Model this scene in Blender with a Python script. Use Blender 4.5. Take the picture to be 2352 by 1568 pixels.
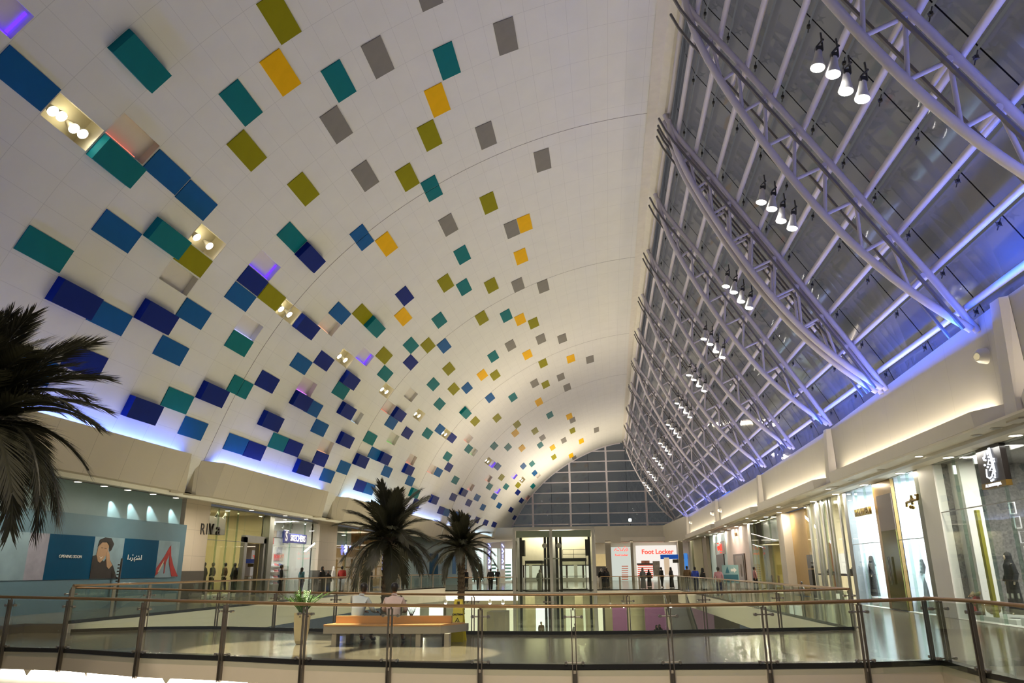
import bpy, bmesh, math, random
import numpy as np
from mathutils import Vector, Matrix, Quaternion
for o in list(bpy.data.objects): bpy.data.objects.remove(o)
SC = bpy.context.scene; COL = SC.collection
# ------------------------------------------------------------------ camera
F, CX, CY, H = 1700.0, 1176.0, 784.0, 1.65
def cam_matrix(yaw, pitch, roll):
    cy, sy, cp, sp = math.cos(yaw), math.sin(yaw), math.cos(pitch), math.sin(pitch)
    f = np.array([-sy*cp, cy*cp, sp]); r = np.array([cy, sy, 0.0]); d = -np.cross(r, f)
    cr, sr = math.cos(roll), math.sin(roll)
    return np.array([cr*r+sr*d, -sr*r+cr*d, f])
CM = cam_matrix(math.radians(6.9), math.radians(17.1), math.radians(.5))
cd = bpy.data.cameras.new('camera'); cam = bpy.data.objects.new('camera', cd); COL.objects.link(cam)
cd.sensor_width = 36; cd.lens = 36*F/2352; cd.clip_end = 500; cd.clip_start = .05
m = Matrix(((CM[0][0], -CM[1][0], -CM[2][0], 0), (CM[0][1], -CM[1][1], -CM[2][1], 0), (CM[0][2], -CM[1][2], -CM[2][2], H), (0, 0, 0, 1)))
cam.matrix_world = m; SC.camera = cam
def at(x, y, X=None, Y=None, Z=None):
    v = CM.T @ np.array([(x-CX)/F, (y-CY)/F, 1.0])
    t = X/v[0] if X is not None else Y/v[1] if Y is not None else (Z-H)/v[2]
    return Vector((v[0]*t, v[1]*t, v[2]*t+H))
# ------------------------------------------------------------------ world, view, lights
w = bpy.data.worlds.new('night_sky'); SC.world = w; w.use_nodes = True
wn = w.node_tree.nodes; wl = w.node_tree.links
bg = wn['Background']; bg.inputs[1].default_value = 1.0
tcn = wn.new('ShaderNodeTexCoord'); sx = wn.new('ShaderNodeSeparateXYZ'); cr_ = wn.new('ShaderNodeValToRGB')
wl.new(tcn.outputs['Generated'], sx.inputs[0]); wl.new(sx.outputs[2], cr_.inputs[0]); wl.new(cr_.outputs[0], bg.inputs[0])
cr_.color_ramp.elements[0].color = (.080, .083, .088, 1); cr_.color_ramp.elements[1].color = (.092, .092, .10, 1)
SC.view_settings.view_transform = 'Standard'; SC.view_settings.look = 'None'; SC.view_settings.gamma = 1
SC.view_settings.use_curve_mapping = False; SC.view_settings.exposure = 0.0
SC.cycles.use_denoising = True; SC.cycles.max_bounces = 6; SC.cycles.diffuse_bounces = 3; SC.cycles.glossy_bounces = 3; SC.cycles.adaptive_threshold = .12; SC.cycles.adaptive_min_samples = 16; SC.cycles.light_sampling_threshold = .02
SC.cycles.transparent_max_bounces = 18; SC.cycles.sample_clamp_indirect = 6; SC.cycles.caustics_reflective = False; SC.cycles.caustics_refractive = False
WARM = (1, .87, .68); NEUT = (1, .95, .86)
def area(name, loc, direction, sx_, sy_, power, color=WARM, up=None, spread=None):
    l = bpy.data.lights.new(name, 'AREA'); l.shape = 'RECTANGLE'; l.size = sx_; l.size_y = sy_; l.energy = power; l.color = color
    if spread: l.spread = spread
    o = bpy.data.objects.new(name, l); COL.objects.link(o); o.location = loc
    d = Vector(direction).normalized(); z = -d; u = Vector(up or (0, 1, 0)); x = (u - u.dot(z)*z).normalized(); y = z.cross(x)
    o.matrix_world = Matrix(((x[0], y[0], z[0], loc[0]), (x[1], y[1], z[1], loc[1]), (x[2], y[2], z[2], loc[2]), (0, 0, 0, 1)))
    return o
def spot(name, loc, target, power, angle, color=WARM, blend=.6, r=.06):
    l = bpy.data.lights.new(name, 'SPOT'); l.energy = power; l.color = color; l.spot_size = math.radians(angle); l.spot_blend = blend; l.shadow_soft_size = r
    o = bpy.data.objects.new(name, l); COL.objects.link(o); o.location = loc
    o.rotation_euler = (Vector(target)-Vector(loc)).to_track_quat('-Z', 'Y').to_euler(); return o
K = 1.457           # size of the hall's bay module in metres
# added fill lights facing up, unseen below the decks, to brighten the vault
for y_ in (8, 24, 40, 56):
    area('vault_fill_light', (-5, y_, -5.3), (0, 0, 1), 12, 14, (520, 820, 880, 950)[int((y_-8)/16)], (1, .91, .62))
area('end_fill_light', (-4, 103.1, 7.3), (0, -.35, 1), 20, .3, 2600, (1, .86, .68), up=(0, 0, 1))  # added strip light brightening the end window bars and far vault
area('far_vault_fill_light', (-4, 59.5, 4.75), (0, .15, 1), 5.5, 2.5, 900, (1, .84, .64))  # extra fill added over the lift, aimed up at the far vault
for x_ in (-12, -4, 4): spot('fascia_fill_spot', (x_*.7, 1.0, 12.5), (x_, 16, -.3), 3800, 60, (1, .86, .68), .8, .3)  # added spots out of view, brightening the near bridge fascia
# ------------------------------------------------------------------ materials
MATS = {}
def mat(name, color, rough=.6, metal=0.0, emit=None, estr=0.0, noise=.06, nscale=3.0, spec=.5, bump=0.0, coat=0.0):
    if name in MATS: return MATS[name]
    m = bpy.data.materials.new(name); m.use_nodes = True; nt = m.node_tree; p = nt.nodes['Principled BSDF']
    p.inputs['Roughness'].default_value = rough; p.inputs['Metallic'].default_value = metal
    p.inputs['Specular IOR Level'].default_value = spec
    if coat: p.inputs['Coat Weight'].default_value = coat; p.inputs['Coat Roughness'].default_value = .03
    c = color
    if noise > 0:
        tc = nt.nodes.new('ShaderNodeTexCoord'); nz = nt.nodes.new('ShaderNodeTexNoise'); nz.inputs['Scale'].default_value = nscale; nz.inputs['Detail'].default_value = 3
        mx = nt.nodes.new('ShaderNodeMix'); mx.data_type = 'RGBA'
        nt.links.new(tc.outputs['Object'], nz.inputs['Vector']); nt.links.new(nz.outputs['Fac'], mx.inputs['Factor'])
        mx.inputs['A'].default_value = (*[max(0, v*(1-noise*1.6)) for v in c], 1); mx.inputs['B'].default_value = (*[min(1, v*(1+noise*1.6)) for v in c], 1)
        nt.links.new(mx.outputs['Result'], p.inputs['Base Color'])
        if bump:
            b = nt.nodes.new('ShaderNodeBump'); b.inputs['Strength'].default_value = bump; b.inputs['Distance'].default_value = .02
            nt.links.new(nz.outputs['Fac'], b.inputs['Height']); nt.links.new(b.outputs[0], p.inputs['Normal'])
    else: p.inputs['Base Color'].default_value = (*c, 1)
    if emit: p.inputs['Emission Color'].default_value = (*emit, 1); p.inputs['Emission Strength'].default_value = estr
    MATS[name] = m; return m
def glass(name, tint=(.92, .96, .94), refl=.1, diff=0.0, dcol=(.5, .5, .5), rough=.0, grid=None):
    if name in MATS: return MATS[name]
    m = bpy.data.materials.new(name); m.use_nodes = True; nt = m.node_tree; N = nt.nodes; Lk = nt.links
    N.remove(N['Principled BSDF']); out = N['Material Output']
    t = N.new('ShaderNodeBsdfTransparent'); t.inputs[0].default_value = (*tint, 1)
    g = N.new('ShaderNodeBsdfGlossy'); g.inputs['Roughness'].default_value = rough; g.inputs['Color'].default_value = (1, 1, 1, 1)
    lw = N.new('ShaderNodeLayerWeight'); lw.inputs[0].default_value = .35
    mr = N.new('ShaderNodeMapRange'); mr.inputs['To Min'].default_value = refl*.45; mr.inputs['To Max'].default_value = min(1, refl*4.5)
    Lk.new(lw.outputs['Facing'], mr.inputs['Value'])
    mx = N.new('ShaderNodeMixShader'); Lk.new(mr.outputs[0], mx.inputs[0]); Lk.new(t.outputs[0], mx.inputs[1]); Lk.new(g.outputs[0], mx.inputs[2])
    last = mx
    if diff > 0:
        d = N.new('ShaderNodeBsdfDiffuse'); d.inputs[0].default_value = (*dcol, 1)
        nz = N.new('ShaderNodeTexNoise'); nz.inputs['Scale'].default_value = .9; nz.inputs['Detail'].default_value = 4; tc = N.new('ShaderNodeTexCoord'); Lk.new(tc.outputs['Object'], nz.inputs['Vector'])
        mm = N.new('ShaderNodeMapRange'); mm.inputs['To Min'].default_value = diff*.7; mm.inputs['To Max'].default_value = diff*1.3; Lk.new(nz.outputs['Fac'], mm.inputs['Value'])
        m2 = N.new('ShaderNodeMixShader'); Lk.new(mm.outputs[0], m2.inputs[0]); Lk.new(mx.outputs[0], m2.inputs[1]); Lk.new(d.outputs[0], m2.inputs[2]); last = m2
    if grid:        # thin dark sealant joints at whole numbers of the first uv axis
        uv = N.new('ShaderNodeUVMap'); sp = N.new('ShaderNodeSeparateXYZ'); Lk.new(uv.outputs[0], sp.inputs[0])
        fr = N.new('ShaderNodeMath'); fr.operation = 'PINGPONG'; fr.inputs[1].default_value = .5; Lk.new(sp.outputs[0], fr.inputs[0])
        lt = N.new('ShaderNodeMath'); lt.operation = 'LESS_THAN'; lt.inputs[1].default_value = grid; Lk.new(fr.outputs[0], lt.inputs[0])
        dk = N.new('ShaderNodeBsdfDiffuse'); dk.inputs[0].default_value = (.01, .01, .012, 1)
        m3 = N.new('ShaderNodeMixShader'); Lk.new(lt.outputs[0], m3.inputs[0]); Lk.new(last.outputs[0], m3.inputs[1]); Lk.new(dk.outputs[0], m3.inputs[2]); last = m3
    Lk.new(last.outputs[0], out.inputs['Surface']); MATS[name] = m; return m
def emis(name, color, strength):
    if name in MATS: return MATS[name]
    m = bpy.data.materials.new(name); m.use_nodes = True; nt = m.node_tree; nt.nodes.remove(nt.nodes['Principled BSDF'])
    e = nt.nodes.new('ShaderNodeEmission'); e.inputs[0].default_value = (*color, 1); e.inputs[1].default_value = strength
    nt.links.new(e.outputs[0], nt.nodes['Material Output'].inputs[0]); MATS[name] = m; return m
def joint_mat(name, color, w0=.02, w1=.02, dark=.62, rough=.55, noise=.03, axes=None, offs=(0, 0)):
    """paint with thin panel joints; uv in whole panels, or object axes=((axis,pitch),(axis,pitch))"""
    if name in MATS: return MATS[name]
    m = mat(name, color, rough, noise=noise, nscale=1.2); nt = m.node_tree; N = nt.nodes; Lk = nt.links; p = N['Principled BSDF']
    src = p.inputs['Base Color'].links[0].from_socket
    if axes is None:
        uv = N.new('ShaderNodeUVMap'); sp = N.new('ShaderNodeSeparateXYZ'); Lk.new(uv.outputs[0], sp.inputs[0]); outs = [(sp.outputs[0], 1, w0), (sp.outputs[1], 1, w1)]
    else:
        uv = N.new('ShaderNodeTexCoord'); sp = N.new('ShaderNodeSeparateXYZ'); Lk.new(uv.outputs['Object'], sp.inputs[0]); outs = [(sp.outputs[a], s, w) for (a, s), w in zip(axes, (w0, w1))]
    prev = None
    for (o, s, wd), of in zip(outs, offs):
        dv = N.new('ShaderNodeMath'); dv.operation = 'MULTIPLY_ADD'; dv.inputs[1].default_value = 1/s; dv.inputs[2].default_value = of; Lk.new(o, dv.inputs[0])
        pp = N.new('ShaderNodeMath'); pp.operation = 'PINGPONG'; pp.inputs[1].default_value = .5; Lk.new(dv.outputs[0], pp.inputs[0])
        lt = N.new('ShaderNodeMath'); lt.operation = 'LESS_THAN'; lt.inputs[1].default_value = wd/2; Lk.new(pp.outputs[0], lt.inputs[0])
        if prev is None: prev = lt.outputs[0]
        else:
            mxn = N.new('ShaderNodeMath'); mxn.operation = 'MAXIMUM'; Lk.new(prev, mxn.inputs[0]); Lk.new(lt.outputs[0], mxn.inputs[1]); prev = mxn.outputs[0]
    mx = N.new('ShaderNodeMix'); mx.data_type = 'RGBA'; Lk.new(prev, mx.inputs['Factor']); Lk.new(src, mx.inputs['A']); mx.inputs['B'].default_value = (*[v*dark for v in color], 1)
    Lk.new(mx.outputs['Result'], p.inputs['Base Color']); return m
# ------------------------------------------------------------------ object helpers
def tag(o, label=None, cat=None, group=None, kind=None):
    if label: o['label'] = label
    if cat: o['category'] = cat
    if group: o['group'] = group
    if kind: o['kind'] = kind
    return o
def empty(name, loc=(0, 0, 0), label=None, cat=None, group=None, rz=0, kind=None, parent=None):
    o = bpy.data.objects.new(name, None); COL.objects.link(o); o.location = loc; o.rotation_euler = (0, 0, rz); o.empty_display_size = .2
    if parent: o.parent = parent
    return tag(o, label, cat, group, kind)
def wloc(o):
    v = Vector((0, 0, 0))
    while o: v = v + Vector(o.location); o = o.parent
    return v
class MB:
    def __init__(s): s.v = []; s.f = []; s.uv = None
    def add(s, vs, fs):
        n = len(s.v); s.v += [tuple(v) for v in vs]; s.f += [tuple(i+n for i in f) for f in fs]; return s
    def box(s, lo, hi):
        (a, b, c), (d, e, f) = lo, hi
        if a > d: a, d = d, a
        if b > e: b, e = e, b
        if c > f: c, f = f, c
        return s.add([(a, b, c), (d, b, c), (d, e, c), (a, e, c), (a, b, f), (d, b, f), (d, e, f), (a, e, f)], [(3, 2, 1, 0), (4, 5, 6, 7), (0, 1, 5, 4), (1, 2, 6, 5), (2, 3, 7, 6), (3, 0, 4, 7)])
    def hexa(s, p): return s.add(p, [(3, 2, 1, 0), (4, 5, 6, 7), (0, 1, 5, 4), (1, 2, 6, 5), (2, 3, 7, 6), (3, 0, 4, 7)])
    def tube(s, pts, r, n=8, cap=True, flat=1.0):
        pts = [Vector(p) for p in pts]; rs = r if isinstance(r, (list, tuple)) else [r]*len(pts); rings = []
        up = None
        for i, p in enumerate(pts):
            t = (pts[min(i+1, len(pts)-1)]-pts[max(i-1, 0)])
            if t.length < 1e-9: t = Vector((0, 0, 1))
            t.normalize()
            if up is None: up = Vector((0, 0, 1)) if abs(t.z) < .9 else Vector((1, 0, 0))
            a = t.cross(up).normalized(); b = a.cross(t).normalized(); up = b
            rings.append([p+a*(rs[i]*math.cos(2*math.pi*k/n))+b*(rs[i]*flat*math.sin(2*math.pi*k/n)) for k in range(n)])
        vs = [v for R_ in rings for v in R_]; fs = []
        for i in range(len(rings)-1):
            for k in range(n): fs.append((i*n+k, i*n+(k+1) % n, (i+1)*n+(k+1) % n, (i+1)*n+k))
        if cap: fs.append(tuple(range(n-1, -1, -1))); fs.append(tuple((len(rings)-1)*n+k for k in range(n)))
        return s.add(vs, fs)
    def bar(s, p0, p1, w_, h_, up=(0, 0, 1)):
        p0, p1 = Vector(p0), Vector(p1); t = (p1-p0).normalized(); u = Vector(up)
        if abs(t.dot(u)) > .98: u = Vector((1, 0, 0))
        a = t.cross(u).normalized()*(w_/2); b = a.cross(t).normalized()*(h_/2)
        q = [p0-a-b, p0+a-b, p0+a+b, p0-a+b, p1-a-b, p1+a-b, p1+a+b, p1-a+b]
        return s.add(q, [(3, 2, 1, 0), (4, 5, 6, 7), (0, 1, 5, 4), (1, 2, 6, 5), (2, 3, 7, 6), (3, 0, 4, 7)])
    def lathe(s, prof, c=(0, 0, 0), n=16, sx_=1, sy_=1):
        vs = []; m_ = len(prof)
        for r, z in prof:
            for k in range(n):
                a = 2*math.pi*k/n; vs.append((c[0]+r*sx_*math.cos(a), c[1]+r*sy_*math.sin(a), c[2]+z))
        fs = [(i*n+k, i*n+(k+1) % n, (i+1)*n+(k+1) % n, (i+1)*n+k) for i in range(m_-1) for k in range(n)]
        fs.append(tuple(range(n-1, -1, -1))); fs.append(tuple((m_-1)*n+k for k in range(n)))
        return s.add(vs, fs)
    def ball(s, c, r, sx_=1, sy_=1, sz_=1, n=12, m_=8):
        return s.lathe([(max(.001, math.sin(math.pi*i/m_))*r, -math.cos(math.pi*i/m_)*r*sz_) for i in range(m_+1)], c, n, sx_, sy_)
    def prism(s, poly, axis, a, b):
        """poly: 2d points in the two other axes (in x,y,z order), extruded along axis from a to b"""
        def mk(p, t): l = list(p); l.insert(axis, t); return tuple(l)
        n = len(poly); vs = [mk(p, a) for p in poly]+[mk(p, b) for p in poly]
        return s.add(vs, [tuple(range(n-1, -1, -1)), tuple(range(n, 2*n))]+[(i, (i+1) % n, n+(i+1) % n, n+i) for i in range(n)])
    def build(s, name, material, parent=None, smooth=False, bevel=0, fix=True):
        me = bpy.data.meshes.new(name); off = wloc(parent) if parent else Vector((0, 0, 0))
        me.from_pydata([(v[0]-off[0], v[1]-off[1], v[2]-off[2]) for v in s.v], [], s.f)
        if s.uv is not None:
            l = me.uv_layers.new(name='UVMap')
            for pl in me.polygons:
                for li in pl.loop_indices: l.data[li].uv = s.uv[me.loops[li].vertex_index]
        if fix:
            bm = bmesh.new(); bm.from_mesh(me); bmesh.ops.recalc_face_normals(bm, faces=bm.faces); bm.to_mesh(me); bm.free()
        me.materials.append(material)
        if smooth:
            me.polygons.foreach_set('use_smooth', [True]*len(me.polygons))
            try: me.set_sharp_from_angle(angle=math.radians(50))
            except Exception: pass
        o = bpy.data.objects.new(name, me); COL.objects.link(o)
        if parent: o.parent = parent
        if bevel:
            md = o.modifiers.new('bevel', 'BEVEL'); md.width = bevel; md.segments = 2; md.limit_method = 'ANGLE'
        return o
def copy_tree(o, parent=None):
    c = o.copy(); COL.objects.link(c)
    if parent is not None: c.parent = parent
    for ch in list(o.children): copy_tree(ch, c)
    return c
def structure(o, kind='structure'): o['kind'] = kind; return o
def text(name, s, size, material, o_, xdir, parent=None, ext=.02, align='CENTER', bold=.0, up=(0, 0, 1)):
    """lettering standing in the plane spanned by xdir and up"""
    c = bpy.data.curves.new(name, 'FONT'); c.body = s; c.size = size; c.extrude = ext; c.align_x = align; c.align_y = 'CENTER'; c.offset = bold; c.resolution_u = 3
    t = bpy.data.objects.new('tmp', c); COL.objects.link(t)
    dg = bpy.context.evaluated_depsgraph_get(); me = bpy.data.meshes.new_from_object(t.evaluated_get(dg)); bpy.data.objects.remove(t); bpy.data.curves.remove(c)
    x = Vector(xdir).normalized(); y = Vector(up); z = x.cross(y)
    M = Matrix(((x[0], y[0], z[0], o_[0]), (x[1], y[1], z[1], o_[1]), (x[2], y[2], z[2], o_[2]), (0, 0, 0, 1)))
    off = wloc(parent) if parent else Vector((0, 0, 0)); me.transform(Matrix.Translation(-off) @ M)
    me.materials.clear(); me.materials.append(material)
    o = bpy.data.objects.new(name, me); COL.objects.link(o)
    if parent: o.parent = parent
    return o
def strokes(name, lines, material, o_, xdir, w_, parent=None, r=.03):
    """hand drawn calligraphy: polylines in a wall plane"""
    x = Vector(xdir).normalized(); b = MB()
    for L_ in lines:
        pts = [Vector(o_)+x*(a*w_)+Vector((0, 0, c*w_)) for a, c in L_]
        if len(pts) == 1: b.ball(pts[0], r*1.5, n=8, m_=5)
        else: b.tube(pts, r, 6)
    return b.build(name, material, parent)
def ordinal(n): return {1: 'first', 2: 'second', 3: 'third', 4: 'fourth', 5: 'fifth', 6: 'sixth', 7: 'seventh', 8: 'eighth', 9: 'ninth', 10: 'tenth'}.get(n) or str(n)+{1: 'st', 2: 'nd', 3: 'rd'}.get(n % 10 if n % 100 not in (11, 12, 13) else 0, 'th')
# ================================================================== the white vault
WHITE = (.77, .765, .69)
M_vault = joint_mat('vault_paint', WHITE, .014, .010, .80)
M_plaster = mat('cream_plaster', (.74, .69, .60), .6, noise=.03)
M_plain = mat('white_plaster', (.76, .73, .68), .6, noise=.03)
M_trim = mat('pale_trim', (.80, .76, .68), .5, noise=.02)
PA = np.array([(-11.15, 3.2), (-10.9, 4.0), (-10.5, 4.9), (-10.04, 6.12), (-9.31, 7.58), (-8.3, 9.14), (-7.71, 9.79), (-6.79, 10.67), (-4.87, 12.06), (-3.85, 12.66), (-2.12, 13.43), (-.65, 13.83), (.5, 14.05), (1.75, 14.2)])
PB = np.array([(-10.95, 3.2), (-10.75, 4.0), (-10.45, 4.9), (-9.9, 6.0), (-8.3, 8.6), (-7.5, 9.5), (-5.86, 11.08), (-3.62, 12.6), (-1.6, 13.6), (.31, 14.27), (2.1, 14.6)])
def resamp(P, n=401):
    t = np.r_[0, np.cumsum(np.hypot(*np.diff(P, axis=0).T))]
    cx = np.polyfit(t/t[-1], P[:, 0], 6); cz = np.polyfit(t/t[-1], P[:, 1], 6); q = np.linspace(0, 1, n)
    X = np.polyval(cx, q); Z = np.polyval(cz, q); d = np.r_[0, np.cumsum(np.hypot(np.diff(X), np.diff(Z)))]; f = q*d[-1]
    return np.c_[np.interp(f, d, X), np.interp(f, d, Z)]
VA, VB = resamp(PA), resamp(PB); QS = np.linspace(0, 1, 401)
def mod(p): return Vector((p[0]*K, p[1]*K, H+(p[2]-H)*K))           # module coordinates to metres
def vs_raw(s, Y):
    w_ = min(1, max(0, (Y-25)/50)); w_ = w_*w_*(3-2*w_)
    p = [np.interp(s, QS, VA[:, i])*(1-w_)+np.interp(s, QS, VB[:, i])*w_ for i in (0, 1)]
    return Vector((p[0], Y, p[1]))
def vault(s, Y, out=0.0):
    p = vs_raw(s, Y)
    if out:
        d = vs_raw(min(1, s+.01), Y)-vs_raw(max(0, s-.01), Y); n = Vector((d.z, 0, -d.x)).normalized(); p = p+n*(out/K)
    return mod(p)
LAT = [7.55, 8.62, 9.76, 10.87, 12.01, 13.13, 14.28, 15.40, 16.55, 17.71, 18.83, 20.03, 21.24, 22.45, 23.62, 24.88, 26.1, 27.37, 28.6, 29.9, 31.25, 32.55, 33.87, 35.22, 36.68, 38.02, 39.5, 40.95, 42.45, 44.03, 45.6, 47.1, 48.8, 50.7, 52.3, 54.25, 56, 58.15, 60, 62, 64.35, 66.5, 68.9, 71.4, 74, 76.7, 79.3]
LEDGE = [LAT[0]-.535]+[(a+b)/2 for a, b in zip(LAT, LAT[1:])]+[LAT[-1]+1.3]
def cell(i, half=None):
    a, b = LEDGE[i], LEDGE[i+1]
    return (a, (a+b)/2) if half == 'a' else ((a+b)/2, b) if half == 'b' else (a, b)
DS = .0262
TILES = [(t.split()[0], float(t.split()[1]), int(t.split()[2])) for t in "Cv 0.3750 0|B 0.3451 1|L 0.3428 2|Tp 0.4260 2|T 0.2308 3|Tp 0.3407 3|Cr 0.3685 3|G 0.5618 3|B 0.1212 4|Np 0.2020 4|B 0.2842 4|B 0.3663 4|T 0.4766 4|Y 0.5317 4|R 0.7214 4|N 0.1465 5|B 0.2009 5|Tp 0.3099 5|B 0.3649 5|G 0.4473 5|T 0.5841 5|R 0.6389 5|Np 0.2265 6|W 0.2800 6|G 0.3082 6|L 0.3359 6|R 0.5543 6|T 0.7180 6|R 0.7999 6|Np 0.1171 7|B 0.1984 7|B 0.2529 7|G 0.4709 7|Y 0.6892 7|T 0.1434 8|B 0.3062 8|N 0.3337 8|Cv 0.3610 8|T 0.4153 8|R 0.5514 8|G 0.6609 8|B 0.1157 9|Np 0.1696 9|T 0.2507 9|Cb 0.2775 9|G 0.3327 9|Np 0.4143 9|G 0.6047 9|R 0.7408 9|Tb 0.1956 10|Ta 0.1960 10|L 0.3313 10|Bb 0.4949 10|Ba 0.4954 10|Tb 0.6312 10|Ta 0.6316 10|B 0.1140 11|N 0.2221 11|Np 0.3306 11|Y 0.5217 11|R 0.8216 11|N 0.1134 12|Np 0.1677 12|B 0.2760 12|Cp 0.3580 12|B 0.3847 12|R 0.6309 12|G 0.7126 12|T 0.1399 13|Np 0.2212 13|Cm 0.2481 13|N 0.3026 13|G 0.4118 13|N 0.1399 14|B 0.2205 14|L 0.3299 14|Tp 0.4118 14|N 0.4941 14|T 0.6309 14|R 0.7397 14|Y 0.7670 14|Np 0.1123 15|B 0.1932 15|T 0.2754 15|Np 0.3021 15|Cv 0.3567 15|Y 0.4669 15|G 0.5759 15|N 0.1390 16|Cp 0.1657 16|Np 0.2476 16|G 0.3846 16|T 0.6054 16|Y 0.7425 16|B 0.1119 17|Np 0.1938 17|Cw 0.2479 17|T 0.3579 17|T 0.4405 17|T 0.5232 17|G 0.6608 17|B 0.1393 18|L 0.3311 18|N 0.4143 18|G 0.4692 18|R 0.7178 18|Np 0.1670 19|T 0.2222 19|Cr 0.3038 19|B 0.4980 19|G 0.6092 19|R 0.7742 19|N 0.1132 20|B 0.1947 20|B 0.2780 20|Np 0.3046 20|W 0.3597 20|T 0.6657 20|B 0.1134 21|Np 0.1953 21|Cg 0.2478 21|T 0.4169 21|G 0.4723 21|Y 0.6953 21|B 0.1682 22|N 0.2788 22|L 0.3342 22|G 0.7254 22|T 0.3917 23|G 0.4477 23|T 0.5879 23|R 0.6444 23|N 0.1127 24|Np 0.1960 24|Cr 0.2246 24|T 0.3086 24|B 0.4778 24|Y 0.5347 24|R 0.7312 24|B 0.1696 25|B 0.3393 25|G 0.5654 25|Y 0.6785 25|R 0.7917 25|Tp 0.1425 26|L 0.3398 26|Tp 0.4258 26|N 0.1159 27|Cr 0.2286 27|N 0.3416 27|B 0.5139 27|G 0.7138 27|B 0.2294 28|T 0.2870 28|G 0.4296 28|Y 0.8044 28|Np 0.1452 29|N 0.2601 29|Cr 0.3739 29|T 0.5767 29|R 0.6637 29|R 0.8672 29|T 0.3480 30|G 0.4920 30|G 0.6972 30|R 0.7561 30|N 0.1199 31|T 0.2340 31|Cg 0.3513 31|B 0.1190 32|N 0.1776 32|Y 0.6501 32|R 0.7680 32|Np 0.2093 33|T 0.4170 33|G 0.5363 33|B 0.1226 34|Cr 0.2396 34|L 0.3596 34|Y 0.5110 34|N 0.1822 35|Cv 0.3615 35|T 0.4532 35|T 0.6676 35|N 0.1257 36|B 0.2151 36|Cr 0.3063 36|B 0.3674 36|G 0.5823 36|T 0.2801 37|Y 0.4954 37|Y 0.7430 37|N 0.1303 38|B 0.1900 38|G 0.3427 38|R 0.5959 38|R 0.7516 38|B 0.2552 39|Cv 0.2859 39|T 0.5704 39|N 0.1319 40|T 0.3225 40|Cv 0.3861 40|B 0.4484 40|G 0.7376 40|B 0.2300 41|T 0.4878 41|Y 0.6164 41|R 0.6818 41|N 0.1372 42|G 0.3648 42|L 0.3989 42|R 0.8569 42|N 0.3363 43|B 0.4693 43|G 0.6002 43|Y 0.7674 43|N 0.2417 44|Cr 0.4755 44|N 0.3141 45|T 0.4168 45|Y 0.6912 45|N 0.2144 46|Cr 0.3503 46|R 0.7052 46".split('|')]
tiles = []
for k, s, i in TILES:
    half = k[1] if len(k) > 1 and k[0] in 'TB' and k[1] in 'ab' else None
    y0, y1 = cell(i, half); y1 = y1-.02; y0 = y0+.02
    tiles.append((k, s-DS/2, s+DS/2, y0, y1, i))
holes = [(t[1], t[2], t[3], t[4]) for t in tiles if t[0][0] in 'CLW']
YEND = 80.3
yl = sorted(set([round(v, 4) for v in ([-8, -4, 0, 3, 5, 6]+LEDGE+[(a+b)/2 for a, b in zip(LEDGE, LEDGE[1:])]+[h[2] for h in holes]+[h[3] for h in holes]) if v <= YEND]+[YEND]))
sl = sorted(set([round(v, 5) for v in (list(np.linspace(.02, 1, 56))+[h[0] for h in holes]+[h[1] for h in holes])]))
def lat_u(Y):
    if Y < LEDGE[0]: return (Y-LEDGE[0])/1.1
    return float(np.interp(Y, LEDGE, range(len(LEDGE))))
vb = MB(); vb.uv = []; nS, nY = len(sl), len(yl)
for y in yl:
    for s in sl: vb.v.append(tuple(vault(s, y))); vb.uv.append((s/.0267, lat_u(y)))
for j in range(nY-1):
    for i in range(nS-1):
        cs, cy = (sl[i]+sl[i+1])/2, (yl[j]+yl[j+1])/2
        if any(h[0] < cs < h[1] and h[2] < cy < h[3] for h in holes): continue
        a = j*nS+i; vb.f.append((a, a+1, a+nS+1, a+nS))
ceil = vb.build('ceiling', M_vault, smooth=True, fix=False); structure(ceil)
# wide expansion joints across the vault
jb = MB()
for yj in (18.83, 28.6+.65, 39.5+.7, 50.7-.9):
    n = 40
    for q in range(n):
        s0, s1 = .06+.94*q/n, .06+.94*(q+1)/n
        jb.hexa([vault(s0, yj-.009, -.02), vault(s1, yj-.009, -.02), vault(s1, yj+.009, -.02), vault(s0, yj+.009, -.02), vault(s0, yj-.009, .006), vault(s1, yj-.009, .006), vault(s1, yj+.009, .006), vault(s0, yj+.009, .006)])
structure(jb.build('trim_1', mat('joint_grey', (.30, .28, .25), .7), fix=False))
PC = {'T': ('teal', mat('panel_teal', (.0, .165, .17), .6, noise=.05, spec=.12)), 'B': ('mid blue', mat('panel_blue', (.003, .098, .28), .6, noise=.05, spec=.12)), 'N': ('navy', mat('panel_navy', (.001, .016, .17), .6, noise=.05, spec=.12)),
      'G': ('olive green', mat('panel_olive', (.27, .25, .0), .6, noise=.05, spec=.12)), 'Y': ('yellow', mat('panel_yellow', (.86, .47, .0), .6, noise=.05, spec=.12)), 'R': ('grey', mat('panel_grey', (.24, .225, .19), .6, noise=.05, spec=.12))}
rows = sorted(set(t[5] for t in tiles)); rown = {r: n+1 for n, r in enumerate(rows)}
cnt = {}
def slab(s0, s1, y0, y1, o0, o1):
    b = MB(); b.hexa([vault(s0, y0, o0), vault(s1, y0, o0), vault(s1, y1, o0), vault(s0, y1, o0), vault(s0, y0, o1), vault(s1, y0, o1), vault(s1, y1, o1), vault(s0, y1, o1)]); return b
M_niche = mat('niche_paint', (.72, .69, .63), .55, noise=.02)
M_gold = mat('niche_gold', (.66, .60, .42), .45, noise=.05)
M_lens = emis('lamp_lens', (1, .93, .80), 22)
M_white_metal = mat('white_metal', (.66, .64, .66), .35, noise=.02)
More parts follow.
